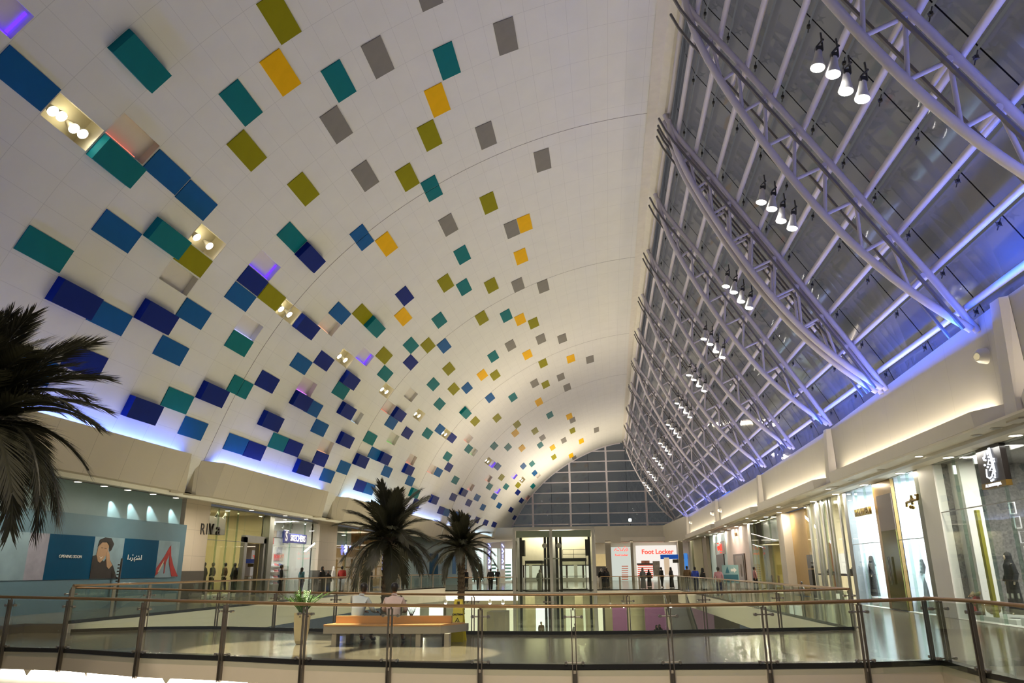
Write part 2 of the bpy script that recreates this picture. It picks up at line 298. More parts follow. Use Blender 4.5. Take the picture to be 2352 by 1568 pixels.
GLOW = {'v': ('violet', (.10, .025, 1), 6), 'b': ('pale blue', (.45, .5, 1), 4), 'r': ('red', (1, .22, .15), 3), 'p': ('peach', (1, .5, .28), 3), 'm': ('magenta', (.75, .2, 1), 4), 'w': ('bluish white', (.5, .75, .9), 3), 'g': ('green', (.3, 1, .2), 2)}
def niche_box(s0, s1, y0, y1, depth, name, m_, parent):
    b = MB(); p = lambda s, y, o: vault(s, y, o)
    A = [p(s0, y0, 0), p(s1, y0, 0), p(s1, y1, 0), p(s0, y1, 0)]; B = [p(s0, y0, -depth), p(s1, y0, -depth), p(s1, y1, -depth), p(s0, y1, -depth)]
    C_ = [p(s0-.001, y0-.03, -depth-.02), p(s1+.001, y0-.03, -depth-.02), p(s1+.001, y1+.03, -depth-.02), p(s0-.001, y1+.03, -depth-.02)]; D = [p(s0-.001, y0-.03, 0-.004), p(s1+.001, y0-.03, -.004), p(s1+.001, y1+.03, -.004), p(s0-.001, y1+.03, -.004)]
    b.add(A+B+C_+D, [(4, 5, 6, 7), (0, 1, 5, 4), (1, 2, 6, 5), (2, 3, 7, 6), (3, 0, 4, 7), (11, 10, 9, 8), (12, 8, 9, 13), (13, 9, 10, 14), (14, 10, 11, 15), (15, 11, 8, 12), (0, 12, 13, 1), (1, 13, 14, 2), (2, 14, 15, 3), (3, 15, 12, 0)])
    return b.build(name, m_, parent)
nlight = 0
for k, s0, s1, y0, y1, i in tiles:
    c = k[0]; row = ordinal(rown[i])
    if c in PC:
        cn, m_ = PC[c]; n = cnt[(c, i)] = cnt.get((c, i), 0)+1
        prot = k.endswith('p'); hf = len(k) > 1 and k[1] in 'ab'
        o = slab(s0, s1, y0, y1, -.03, .24 if prot else .03).build('accent_panel', m_, None)
        q = 'thick protruding ' if prot else ('half-length ' if hf else '')
        tag(o, f"{q}{cn} panel on the vault, {ordinal(n)} {cn.split()[-1]} from the cove in {row} row", 'ceiling panel', 'coloured panels scattered over the white vault')
        off = vault((s0+s1)/2, (y0+y1)/2); o.data.transform(Matrix.Translation(-off)); o.location = off
    elif c == 'L':
        nlight += 1; base = vault((s0+s1)/2, (y0+y1)/2)
        t = empty('ceiling_light_box', base, f"open ceiling recess holding bright round lamps, {ordinal(nlight)} from the near end of vault", 'ceiling light', 'lamp recesses in the vault')
        niche_box(s0, s1, y0, y1, .5, 'recess_box', M_gold, t)
        pos = [.18, .34, .64, .82] if i < 6 else ([.25, .72])
        for q, f in enumerate(pos):
            sc = s0+(s1-s0)*(.45 if q % 2 == 0 else .5); yc = y0+(y1-y0)*f
            p0 = vault(sc, yc, -.42); p1 = vault(sc-.002, yc, -.12); d = (p1-p0).normalized()
            l = MB().tube([p0, p0+(p1-p0)*.5, p1], [.05, .09, .14], 14).build('lamp', mat('brushed_lamp', (.5, .48, .42), .35, .6), t, smooth=True)
            MB().tube([p1+d*.001, p1+d*.02], [.125, .125], 16).build('lens', M_lens, l)
            if q == 0:
                pl_ = bpy.data.lights.new('recess_glow', 'POINT'); pl_.energy = 6; pl_.color = (1, .9, .62); pl_.shadow_soft_size = .05; po_ = bpy.data.objects.new('recess_glow', pl_); COL.objects.link(po_); po_.location = vault((s0+s1)/2, (y0+y1)/2, -.24)
            if q == 0: spot('recess_spot', p1+d*.08, p1+Vector((2.0, 1, -8)), 1100, 70, (1, .86, .66), .8)
    else:
        base = vault((s0+s1)/2, (y0+y1)/2)
        if c == 'C':
            gn, gc, gs = GLOW[k[1]]; cnt['C'+k[1]] = cnt.get('C'+k[1], 0)+1
            t = empty('ceiling_niche', base, f"square ceiling niche washed {gn} inside, {ordinal(cnt['C'+k[1]])} {gn} one from the near end", 'ceiling niche', 'colour-lit niches in the vault')
        else:
            cnt['W'] = cnt.get('W', 0)+1
            t = empty('ceiling_niche', base, 'unlit shallow square niche in the vault, %s of two from the near end' % ordinal(cnt['W']), 'ceiling niche', 'unlit niches in the vault')
        niche_box(s0, s1, y0, y1, .22, 'niche_box', M_niche, t)
        if c == 'C':
            b = MB(); e0, e1 = (y0+.05, y1-.05) if k[1] in 'vb' else (y0+(y1-y0)*.1, y0+(y1-y0)*.8); gm = emis('glow_'+gn.replace(' ', '_'), gc, gs*.42)
            b.hexa([vault(s0+q[0], q[1], q[2]) for q in ((.0002, e0, -.21), (.0009, e0, -.21), (.0009, e1, -.21), (.0002, e1, -.21), (.0002, e0, -.05), (.0009, e0, -.05), (.0009, e1, -.05), (.0002, e1, -.05))]); b.build('light_strip', gm, t)
            if k[1] == 'v': MB().hexa([vault(q[0], q[1], q[2]) for q in ((s0+.002, y1-.05, -.21), (s1-.002, y1-.05, -.21), (s1-.002, y1-.01, -.21), (s0+.002, y1-.01, -.21), (s0+.002, y1-.05, -.17), (s1-.002, y1-.05, -.17), (s1-.002, y1-.01, -.17), (s0+.002, y1-.01, -.17))]).build('light_strip', gm, t)
# spine strip between the vault and the glass roof
RIDGE_Y = [9.66, 13.9, 18.6, 23.3, 28.0, 33.1, 38.35, 44.3, 50.5, 57.9, 65.5, 74.2]
rb = MB(); ys = [-8, 0, 8, 16, 24, 32, 40, 50, 60, 70, YEND]
def tmod(x, y, z): return mod((x, y, z))
for a, b_ in zip(ys, ys[1:]):
    for (x0, z0), (x1, z1) in (((1.68, 14.12), (1.98, 14.16)), ((1.98, 14.16), (2.16, 14.02)), ((2.16, 14.02), (2.35, 14.05)), ((2.35, 14.05), (2.42, 14.6))):
        def zz(x, z, y): r = vs_raw(1, y); return tmod(x-1.7+r.x-.03, y, z-14.15+r.z)
        rb.add([zz(x0, z0, a), zz(x1, z1, a), zz(x1, z1, b_), zz(x0, z0, b_)], [(0, 1, 2, 3)])
structure(rb.build('trim_2', mat('spine_plaster', (.76, .72, .62), .6), fix=False))
# ================================================================== glass roof
def gu(t):      # upper chord line, t 0 at the spine .. 1 at the parapet
    x = 2.16+t*4.84; return x, 13.98-(x-2.16)*1.685-.016*(x-2.16)**2+.0
def gl(t):      # bowed lower chord
    pts = [(2.3, 13.7), (2.67, 12.01), (3.14, 10.82), (3.64, 9.88), (4.31, 8.7), (5.2, 7.32), (6.85, 5.84)]
    q = np.linspace(0, 1, len(pts)); return float(np.interp(t, q, [p[0] for p in pts])), float(np.interp(t, q, [p[1] for p in pts]))
from numpy import polyfit, polyval
_lp = np.array([(2.28, 13.75), (2.62, 12.2), (3.14, 10.82), (3.64, 9.88), (4.31, 8.7), (5.2, 7.36), (6.0, 6.5), (6.85, 5.8)])
_lc = polyfit(_lp[:, 1], _lp[:, 0], 4)
def lower(z): return float(polyval(_lc, z))
PUR_Z = [13.35, 12.66, 11.87, 11.08, 10.24, 9.42, 8.61, 7.77, 6.95, 6.16]
def upx(z):     # x of upper chord at height z
    return float(np.interp(-z, [-14, -13.35, -11.95, -11.08, -9.42, -8.61, -6.95, -6.16, -5.7], [2.15, 2.40, 3.28, 3.80, 4.80, 5.28, 6.27, 6.72, 6.98]))
M_steel = mat('painted_steel', (.62, .58, .62), .38, noise=.02)
M_tray = mat('grey_tray', (.16, .15, .15), .5, noise=.04)
def truss(Y, label):
    t = empty('roof_truss', tmod(upx(5.8), Y, 5.8), label, 'roof truss', 'white tubular roof trusses under the glass')
    zs = np.linspace(13.95, 5.75, 26)
    MB().tube([tmod(upx(z), Y, z) for z in zs], .10, 10).build('upper_chord', M_steel, t, smooth=True)
    zl = np.linspace(13.75, 5.8, 30)
    MB().tube([tmod(lower(z), Y, z) for z in zl], .115, 10).build('lower_chord', M_steel, t, smooth=True)
    for i, z in enumerate(PUR_Z[1:9]):
        st = MB(); st.tube([tmod(upx(z)-.14, Y-.1, z-.08), tmod(upx(z)-.14, Y+.5, z-.08)], .075, 10); st.build('cross_stub', M_steel, t, smooth=True)
    for off in (-.08, .48):
        b = MB(); zz_ = np.linspace(13.9, 5.9, 22)
        for a, c in zip(zz_, zz_[1:]): b.bar(tmod(upx(a)-.2, Y+off, a-.11), tmod(upx(c)-.2, Y+off, c-.11), .10 if off < 0 else .07, .07)
        b.build('cable_tray', M_tray, t)
    for i in range(1, 9):
        z = PUR_Z[i]; A = tmod(upx(z)-.1, Y, z-.05)
        for dz in (-.42, .42):
            zl_ = z+dz-.75
            if zl_ < 5.8 or zl_ > 13.2: continue
            if dz > 0 and i < 1: continue
            MB().tube([A, tmod(lower(zl_), Y, zl_)], .055, 8).build('brace', M_steel, t, smooth=True)
    return t
names_t = ['nearest roof truss, cut off by the top right corner', 'roof truss second from the near end', 'third roof truss, first of the twin pair', 'fourth roof truss', 'fifth roof truss', 'sixth roof truss', 'seventh roof truss', 'eighth roof truss', 'ninth roof truss', 'tenth roof truss', 'eleventh roof truss', 'farthest roof truss, against the end window']
for n, Y in enumerate(RIDGE_Y):
    lb = names_t[n]
    if 3 <= n <= 10: lb = 'white tubular '+lb+' counted from the near end'
    truss(Y, lb+(' of the glass roof' if n < 3 else ''))
truss(18.95, 'white tubular roof truss, far one of the twin pair beside the expansion joint')
# purlins and panes
gt = empty('window_2', tmod(6.9, 30, 5.8), kind='structure')
for z in [13.9]+PUR_Z:
    x = upx(z)+.12; b = MB().tube([tmod(x, -4, z+.08), tmod(x, 20, z+.08), tmod(x, 50, z+.08), tmod(x, YEND, z+.08)], .095, 10); b.build('purlin', M_steel, gt, smooth=True)
M_roofglass = glass('roof_glass', (.78, .78, .83), .055, .36, (.34, .34, .36), rough=.04, grid=.008)
zz_ = [14.5]+[14.0]+PUR_Z+[5.4]
for a, c in zip(zz_, zz_[1:]):
    b = MB(); b.uv = []; YY = [-6]+[2, 5.6]+RIDGE_Y+[YEND]
    for j, y in enumerate(YY):
        for z in (a-.02, c+.02): b.v.append(tuple(tmod(upx(z)+.33+(.05 if z > 13.9 else 0), y, z+.14))); b.uv.append((j*2+.0, 0))
    for j in range(len(YY)-1): b.f.append((j*2, j*2+1, j*2+3, j*2+2))
    b.build('glass_pane', M_roofglass, gt, fix=False)
# spider clamps holding the panes
for z in PUR_Z:
    b = MB()
    for y0, y1 in zip(RIDGE_Y[:6], RIDGE_Y[1:7]):
        for f in (0, .5):
            y = y0+(y1-y0)*f; p = tmod(upx(z)+.27, y+.02, z-.02)
            b.tube([p+Vector((0, -.12, -.1)), p+Vector((0, .12, .1))], .014, 5); b.tube([p+Vector((0, .12, -.1)), p+Vector((0, -.12, .1))], .014, 5); b.box(p-Vector((.04, .04, .04)), p+Vector((.04, .04, .04)))
    b.build('spider_clamps', mat('dark_metal', (.05, .05, .05), .4, .5), gt)
# ================================================================== end window
M_endglass = glass('end_glass', (.62, .66, .66), .08, .10, (.3, .32, .32), grid=.006)
wt = empty('window_1', tmod(0, YEND, 5.0), kind='structure')
outl = [tmod(*p) for p in [(vs_raw(s, YEND).x, YEND, vs_raw(s, YEND).z) for s in np.linspace(.0, 1, 40)]]+[tmod(upx(z)+.3, YEND, z) for z in np.linspace(13.9, 4.4, 16)]
gb = MB(); n = len(outl); gb.uv = [((p.x/K+7.62)/4.0*2, 0) for p in outl]; gb.v = [tuple(p) for p in outl]; gb.f = [tuple(range(n))]
gb.build('glass_pane', M_endglass, wt, fix=False)
def top_at(x):
    if x > 2.1: return float(np.interp(x, [2.1, 7.0], [14.0, 5.7]))
    P = [vs_raw(s, YEND) for s in np.linspace(0, 1, 80)]; return float(np.interp(x, [p.x for p in P], [p.z for p in P]))
for x in (-7.62, -3.62, .31, 4.3): MB().box(tmod(x-.1, YEND-.18, 4.2), tmod(x+.1, YEND-.03, top_at(x)-.05)).build('mullion', M_steel, wt)
zt = 13.72
for k_ in range(9):
    z = 13.72-1.085*k_
    P = [vs_raw(s, YEND) for s in np.linspace(0, 1, 80)]; xl = float(np.interp(z, [p.z for p in P], [p.x for p in P])); xr = float(np.interp(-z, [-14, -5.7], [2.2, 7.0]))
    MB().box(tmod(xl, YEND-.14, z-.055), tmod(xr, YEND-.02, z+.055)).build('transom', M_steel, wt)
eb = MB(); eb.tube([vault(s, YEND-.12, .06) for s in np.linspace(.05, .99, 40)], .12, 8); eb.build('arch_rim', M_steel, wt, smooth=True)
# ================================================================== floors and galleries
M_floor = mat('polished_stone', (.175, .15, .108), .13, noise=.12, nscale=1.1, spec=.6)
M_floor_lo = mat('pale_stone_floor', (.45, .40, .31), .15, noise=.08, nscale=.8, spec=.6)
M_kerb = mat('dark_kerb', (.018, .017, .016), .25, noise=.04)
M_fascia = mat('beige_fascia', (.60, .52, .41), .55, noise=.02)
M_slabwhite = mat('slab_plaster', (.72, .67, .57), .6, noise=.02)
NE = [(-21, 19.4), (-17, 18.2), (-13.87, 16.93), (-12.22, 16.7), (-9.81, 15.81), (-7.76, 15.41), (-5.83, 14.83), (-4.07, 14.57), (-2.34, 14.39), (-.66, 14.35), (1.03, 14.5), (2.71, 14.64), (4.41, 14.91), (5.93, 15.31), (5.98, 13.73), (6.3, 11.0), (6.5, 6.0), (6.5, 1.0)]
FE = [(-15.7, 21.2), (-13.7, 22.3), (-11.9, 22.5), (-8.7, 21.7), (-5.9, 21.0), (-3.5, 20.75), (-1.2, 20.7), (1.1, 21.0), (3.4, 21.6), (6.6, 22.4)]
LE = [(-15.7, 21.2), (-15.6, 26), (-15.6, 32), (-15.7, 40), (-15.6, 48), (-15.1, 54), (-14.2, 59), (-13.2, 62)]
RE = [(6.6, 22.4), (6.35, 30), (6.2, 36), (5.95, 45), (5.6, 54), (5.45, 62)]
def slab_poly(name, poly, z1, z0, m_, side=None):
    b = MB(); b.prism([(p[0], p[1]) for p in poly], 2, z0, z1); return structure(b.build(name, m_))
# bridge deck with gallery strips; one polygon each, butt jointed
slab_poly('floor', NE[1:]+[(11.3, 1.0), (11.3, 22.4)]+FE[::-1]+[(-17, 21.2)], 0.0, -.30, M_floor)
slab_poly('floor', [(-21.3, 12), (-17.0, 12), (-17.0, 21.2)]+LE[0:]+[(-13.2, 62), (-21.3, 62)], .25, -.45, M_floor)
slab_poly('floor', RE+[(11.3, 62), (11.3, 22.4)], -.004, -.45, M_floor)
slab_poly('floor', [(-21.3, 62.0), (11.3, 62.0), (11.3, 109), (-21.3, 109)], .0, -.30, M_floor)
slab_poly('floor', [(-24, -4), (14, -4), (14, 72), (-24, 72)], -6.0, -6.3, M_floor_lo)
def ribbon(path, z0, z1, off, th):
    """vertical strip following an edge path, pushed sideways by off"""
    b = MB(); P = [Vector((p[0], p[1], 0)) for p in path]; N = []
    for i in range(len(P)):
        d = (P[min(i+1, len(P)-1)]-P[max(i-1, 0)]).normalized(); N.append(Vector((d.y, -d.x, 0)))
    for i in range(len(P)-1):
        a, c = P[i]+N[i]*off, P[i+1]+N[i+1]*off; a2, c2 = P[i]+N[i]*(off+th), P[i+1]+N[i+1]*(off+th)
        zz = lambda p, z: (p.x, p.y, z)
        b.hexa([zz(a, z0), zz(c, z0), zz(c2, z0), zz(a2, z0), zz(a, z1), zz(c, z1), zz(c2, z1), zz(a2, z1)])
    return b
NEv = NE[1:15]+[(6.3, 11.0), (6.5, 6)]
structure(ribbon(NEv, -.43, -.06, .0, .12).build('trim_3', M_fascia))
structure(ribbon(NEv, -.05, .035, -.10, .24).build('trim_4', M_kerb))
structure(ribbon(NEv[:-2], -.95, -.44, -.35, .06).build('trim_5', M_slabwhite))
structure(ribbon(FE, .0, .09, -.02, -.08).build('trim_6', M_kerb)); structure(ribbon(FE, -.55, -.01, -.04, -.1).build('trim_7', M_slabwhite))
structure(ribbon(LE, .25, .33, -.0, .08).build('trim_8', M_kerb)); structure(ribbon(LE, -.75, .24, .0, .12).build('trim_9', M_slabwhite))
structure(ribbon(RE, 0.0, .07, .0, -.08).build('trim_10', M_kerb)); structure(ribbon(RE, -.9, -.01, -.0, -.12).build('trim_11', M_slabwhite))
FW = [(-13.2, 62), (5.45, 62)]
structure(ribbon(FW, 0, .08, .0, .08).build('trim_12', M_kerb)); structure(ribbon(FW, -.33, -.01, .0, .1).build('trim_13', M_slabwhite))
# light trough under the near deck edge and under the far gallery
M_strip = emis('trough_light', (1, .93, .80), 9)
t = empty('light_trough', (-14, 16.6, -.6), 'long glowing white light trough under the near bridge edge', 'light trough')
ribbon(NEv[:-9], -.64, -.46, -.20, .04).build('diffuser', M_strip, t)
for i in range(1, 6):
    p = NEv[i]; MB().prism([(p[0]+.5, -.44), (p[0]+.7, -.44), (p[0]+.6, -.58)], 1, p[1]-.05, p[1]+.25).build('bracket', M_slabwhite, t)
t = empty('light_trough', (-8, 62.3, -.7), 'long glowing light trough under the far gallery left of the lift', 'light trough')
MB().box((-13.2, 62.35, -.74), (-7.1, 62.5, -.36)).build('diffuser', emis('far_trough_light', (1, .9, .72), 3.5), t)
structure(MB().box((-13.2, 62.3, -.36), (11, 72, -.32)).build('ceiling', M_slabwhite))
structure(MB().box((-21.3, 22, -.80), (-15.75, 62, -.76)).build('ceiling', M_slabwhite)); structure(MB().box((6.8, 22.6, -.95), (11.3, 62, -.91)).build('ceiling', M_slabwhite))
# ================================================================== glass railings
M_rail = mat('bronze_handrail', (.30, .185, .09), .28, .55, noise=.05)
M_post = mat('bronze_post', (.17, .145, .12), .32, .6, noise=.06)
M_glass = glass('railing_glass', (.94, .97, .94), .075)
M_glass_far = glass('railing_glass_far', (.90, .93, .90), .05)
CN = [(-400, 1361), (20, 1370), (180, 1373), (350, 1377), (520, 1381), (705, 1386), (900, 1389), (1107, 1391), (1320, 1391), (1540, 1389), (1760, 1385), (1980, 1379), (2165, 1372), (2166, 1372), (2250, 1379), (2352, 1388), (2700, 1425)]
CF = [(155, 1349), (290, 1351), (500, 1357), (700, 1361), (900, 1364), (1100, 1366), (1300, 1366), (1500, 1363), (1700, 1360), (1955, 1352)]
def pj(p):
    c = CM @ np.array([p[0], p[1], p[2]-H]); return CX+F*c[0]/c[2], CY+F*c[1]/c[2]
def rail_z(x, y, curve):        # measured handrail height at a spot of the deck edge
    z = 1.05
    for _ in range(6):
        px, py = pj((x, y, z)); ty = float(np.interp(px, [c[0] for c in curve], [c[1] for c in curve])); z = at(px, ty, Y=y).z
    return min(1.25, max(.95, z))
def resample(path, step):
    P = [Vector((*p, 0)) for p in path]; L_ = [0]
    for a, b in zip(P, P[1:]): L_.append(L_[-1]+(b-a).length)
    n = max(1, round(L_[-1]/step)); out = []
    for i in range(n+1):
        d = L_[-1]*i/n; j = max(k for k in range(len(L_)) if L_[k] <= d+1e-6); j = min(j, len(P)-2)
        out.append(P[j]+(P[j+1]-P[j])*((d-L_[j])/(L_[j+1]-L_[j])))
    return [(p.x, p.y) for p in out]
def railing(pts, zf, label, ztop=None, off=0.0, kind='near', drop=.45, side=1, posts=None):
    base = Vector((*pts[0], zf)); t = empty('glass_railing', base, label, 'railing')
    P = [Vector((*p, 0)) for p in pts]; N = []
    for i in range(len(P)):
        d = (P[min(i+1, len(P)-1)]-P[max(i-1, 0)]).normalized(); N.append(Vector((d.y, -d.x, 0))*side)
    top = [P[i]+N[i]*off+Vector((0, 0, ztop[i] if ztop else zf+1.05)) for i in range(len(P))]
    MB().tube(top, .032 if kind == 'near' else .035, 10).build('handrail', M_rail, t, smooth=True)
    for i, p in enumerate(P):
        if posts and i not in posts: continue
        d = (P[min(i+1, len(P)-1)]-P[max(i-1, 0)]).normalized(); zt = top[i].z-.05; o = N[i]*off
        b = MB()
        if kind == 'near':
            for s_ in (-.035, .035):
                a = p+o+d*s_; b.bar(a+N[i]*.02+Vector((0, 0, zf-drop)), a+N[i]*.02+Vector((0, 0, zt)), .018, .06, up=N[i])
            b.bar(p+o+Vector((0, 0, zf-drop+.02)), p+o+Vector((0, 0, zf-.12)), .05, .03, up=N[i])
            b.tube([p+o+Vector((0, 0, zt-.02)), p+o+Vector((0, 0, zt+.04))], .015, 6)
            po = b.build('post', M_post, t)
            for zc in (zf+.06, zt-.13):
                c = MB(); q = p+o-N[i]*.012; c.tube([q-d*.15+Vector((0, 0, zc)), q+d*.15+Vector((0, 0, zc))], .014, 8)
                for s_ in (-.15, .15): c.tube([q+d*s_+Vector((0, 0, zc))-N[i]*.03, q+d*s_+Vector((0, 0, zc))+N[i]*.045], .028, 10)
                c.build('clamp', mat('clamp_steel', (.35, .32, .28), .3, .8), po, smooth=True)
        else:
            w_ = .15; b.bar(p+o+Vector((0, 0, zf-drop)), p+o+Vector((0, 0, zt)), w_, .03, up=N[i]); b.bar(p+o+Vector((0, 0, zt-.02)), p+o+Vector((0, 0, zt+.05)), .02, .02)
            b.build('post', mat('gallery_post', (.30, .27, .22), .35, .5), t)
    gl_ = M_glass if kind == 'near' else M_glass_far
    for i in range(len(P)-1):
        d = (P[i+1]-P[i]).normalized(); a, c = P[i]+N[i]*(off-.03)+d*.06, P[i+1]+N[i+1]*(off-.03)-d*.06
        z0 = zf-.16 if kind == 'near' else zf+.05; z1a = top[i].z-.06; z1b = top[i+1].z-.06; th = N[i]*.012
        MB().hexa([a+Vector((0, 0, z0)), c+Vector((0, 0, z0)), c+th+Vector((0, 0, z0)), a+th+Vector((0, 0, z0)), a+Vector((0, 0, z1a)), c+Vector((0, 0, z1b)), c+th+Vector((0, 0, z1b)), a+th+Vector((0, 0, z1a))]).build('glass_pane', gl_, t)
    return t
N1 = NE[1:14]; railing(N1, 0, 'long near glass railing with bronze handrail across the bottom of the picture', [rail_z(*p, CN) for p in N1], .14)
N2 = [NE[13], (5.98, 13.6), (6.2, 11.8), (6.35, 9.9)]
railing(N2, 0, 'short glass railing turning towards the viewer at the bottom right corner', [rail_z(*p, CN) for p in N2], .14)
F1 = resample(FE, 2.0); railing(F1, 0, 'glass railing on the far side of the bridge behind the bench', [rail_z(*p, CF) for p in F1], -.12, side=1)
L1 = resample(LE, 1.9); railing(L1, .25, 'left gallery glass railing running past the palms', None, .06, 'far', .5)
R1 = resample(RE, 1.15); railing(R1, 0, 'right gallery glass railing with many close posts', None, -.04, 'far', .5)
G1 = resample([(-13.2, 62), (-7.3, 62)], 1.5); railing(G1, 0, 'far gallery glass railing left of the lift', None, .04, 'far', .3)
G2 = resample([(-.6, 62), (5.45, 62)], 1.5); railing(G2, 0, 'far gallery glass railing right of the lift, before the red sports shop', None, .04, 'far', .3)
# ================================================================== left side: cove, fascia, wall
CBLUE, CWHITE = (.15, .24, 1), (.42, .66, 1)
bays = [(2.0, 18.03, CBLUE, 1.0), (18.85, 27.7, (.20, .28, 1), 1.0), (29.2, 37.6, CWHITE, .8), (39.2, 48.4, (.3, .42, 1), .8), (50.0, 59.2, (.3, .42, 1), .8), (60.8, 70.5, CWHITE, .6)]
M_fas = joint_mat('fascia_panels', (.57, .515, .39), .012, 0, .7, axes=((1, 1.17*K), (2, 50)))
for n, (a, b_, colr, pw) in enumerate(bays):
    b = MB(); e = .45
    sec = lambda x0, x1, x2, x3, y: [tmod(x0, y, 4.5), tmod(x1, y, 3.6), tmod(x2, y, 3.6), tmod(x3, y, 4.42)]
    A = sec(-10.75, -10.78, -11.2, -10.8, a-.25); B = sec(-10.3, -10.56, -10.75, -10.38, a+e); C_ = sec(-10.3, -10.56, -10.75, -10.38, b_-e); D = sec(-10.75, -10.78, -11.2, -10.8, b_+.25)
    for P, Q in ((A, B), (B, C_), (C_, D)):
        b.add(P+Q, [(0, 1, 5, 4), (1, 2, 6, 5), (2, 3, 7, 6), (3, 0, 4, 7), (3, 2, 1, 0), (4, 5, 6, 7)])
    structure(b.build('wall_left', M_fas))
    L_ = (b_-a-2*e)*K
    area('cove_light_left', tmod(-10.56, (a+b_)/2, 4.40), (.10, 0, 1), .12, L_, L_*20*pw, colr, up=(1, 0, 0))
# sloping soffit from the fascia back to the shopfronts
wallL = [(-21, 8), (-21, 80), (-17, 92), (-12, 100), (-12, 109)]
soff = MB(); fr = [tmod(-10.72, y, 3.6) for y in (0, 54, 62, 68, 74)]; bk = [Vector((x-.1, y, 5.22)) for x, y in wallL]
for i in range(4): soff.add([fr[i], fr[i+1], bk[i+1], bk[i]], [(0, 1, 2, 3)]); soff.add([fr[i]+Vector((0, 0, .06)), fr[i+1]+Vector((0, 0, .06)), bk[i+1]+Vector((0, 0, .06)), bk[i]+Vector((0, 0, .06))], [(3, 2, 1, 0)])
structure(soff.build('ceiling', mat('soffit_paint', (.74, .70, .60), .6, noise=.02), fix=False))
structure(MB().box((-21.3, 5.2, 5.2), (-21.1, 80, 5.6)).build('wall_left', M_plaster))
M_block = joint_mat('pillar_blocks', (.60, .53, .43), .014, .016, .72, axes=((1, 1.25), (2, 1.28)), offs=(.1, .3))
M_plinth = mat('grey_plinth', (.085, .078, .065), .5)
def ZL(px, py, X=-21): return at(px, py, X=X)
def pillar_left(px0, px1, label, X=-21, d=.5):
    y0, y1 = ZL(px0, 1250, X).y, ZL(px1, 1250, X).y
    t = empty('pillar', (X, (y0+y1)/2, .25), label, 'pillar')
    MB().box((X-d, y0, 1.70), (X+.12, y1, 5.25)).build('shaft', M_block, t); MB().box((X-d, y0, .25), (X+.14, y1, 1.70)).build('plinth', M_plinth, t)
pillar_left(412, 470, 'tiled beige pillar with grey plinth beside the blue hoarding')
pillar_left(729, 770, 'tiled beige pillar right of the white shoe shop')
pillar_left(905, 932, 'narrow beige pillar with grey plinth behind the middle palm')
# blue hoarding with posters
M_hoard = mat('hoarding_blue_grey', (.085, .165, .215), .6, noise=.03); M_hoard2 = mat('hoarding_grey_green', (.20, .29, .31), .5, noise=.03)
t = empty('shop_hoarding', (-20.6, 28, .25), 'blue-grey shop hoarding with posters behind the left palm', 'hoarding')
MB().box((-21.1, 20, 3.8), (-20.95, 35.4, 5.16)).build('upper_board', M_hoard2, t)
MB().box((-21.0, 20, .25), (-20.55, 35.4, 3.88)).build('lower_board', M_hoard, t)
def posterL(x0, x1, y0, y1, m_, name, parent, X=-20.53, th=.03):
    a, b_ = at(x0, (y0+y1)/2, X=X).y, at(x1, (y0+y1)/2, X=X).y; zt, zb = at((x0+x1)/2, y0, X=X).z, at((x0+x1)/2, y1, X=X).z
    return MB().box((X-th, a, zb), (X, b_, zt)).build(name, m_, parent)
M_pb = mat('poster_navy', (.0, .050, .115), .5, noise=.02, spec=.1); M_pp = mat('poster_pale_blue', (.17, .26, .31), .5, noise=.25, nscale=1.3); M_pink = mat('poster_mauve', (.24, .24, .30), .5, noise=.2)
def bandL(Y0, Y1, m_, name): return MB().box((-20.56, Y0, 1.42), (-20.525, Y1, 3.06)).build(name, m_, t)
YP = [at(x, 1285, X=-20.53).y for x in (30, 60, 105, 211, 280, 360, 409)]
bandL(YP[0]-6, YP[1], M_pp, 'poster'); bandL(YP[1], YP[2], M_pink, 'poster'); p1 = bandL(YP[2], YP[3], M_pb, 'poster'); p2 = bandL(YP[3], YP[4], M_pp, 'poster'); p3 = bandL(YP[4], YP[5], M_pb, 'poster'); p4 = bandL(YP[5], YP[6], M_pp, 'poster')
M_letter = mat('white_lettering', (.75, .75, .72), .5, noise=0)
c_ = at(161, 1278, X=-20.52); text('lettering', 'OPENING SOON', .17, M_letter, c_+Vector((.02, 0, 0)), (0, 1, 0), p1, .006)
c_ = at(315, 1282, X=-20.5)
AR_ = [[(1.0, .5), (1.0, -.2)], [(.92, -.2), (.85, .1), (.8, -.2), (.7, .0), (.66, -.2), (.6, 0), (.56, -.2), (.4, -.2)], [(.44, .15), (.34, -.1), (.42, -.45)], [(.2, .1), (.22, -.2), (.1, -.35)], [(.05, .1), (0, -.2), (-.1, -.1)], [(-.2, .5), (-.2, -.2)], [(.75, .3)], [(.55, .3)], [(.2, .45)]]
strokes('lettering', [[(a*.8, b_*.3) for a, b_ in L_] for L_ in AR_], M_letter, c_+Vector((0, -.5, 0)), (0, 1, 0), 1.0, p3, .018)
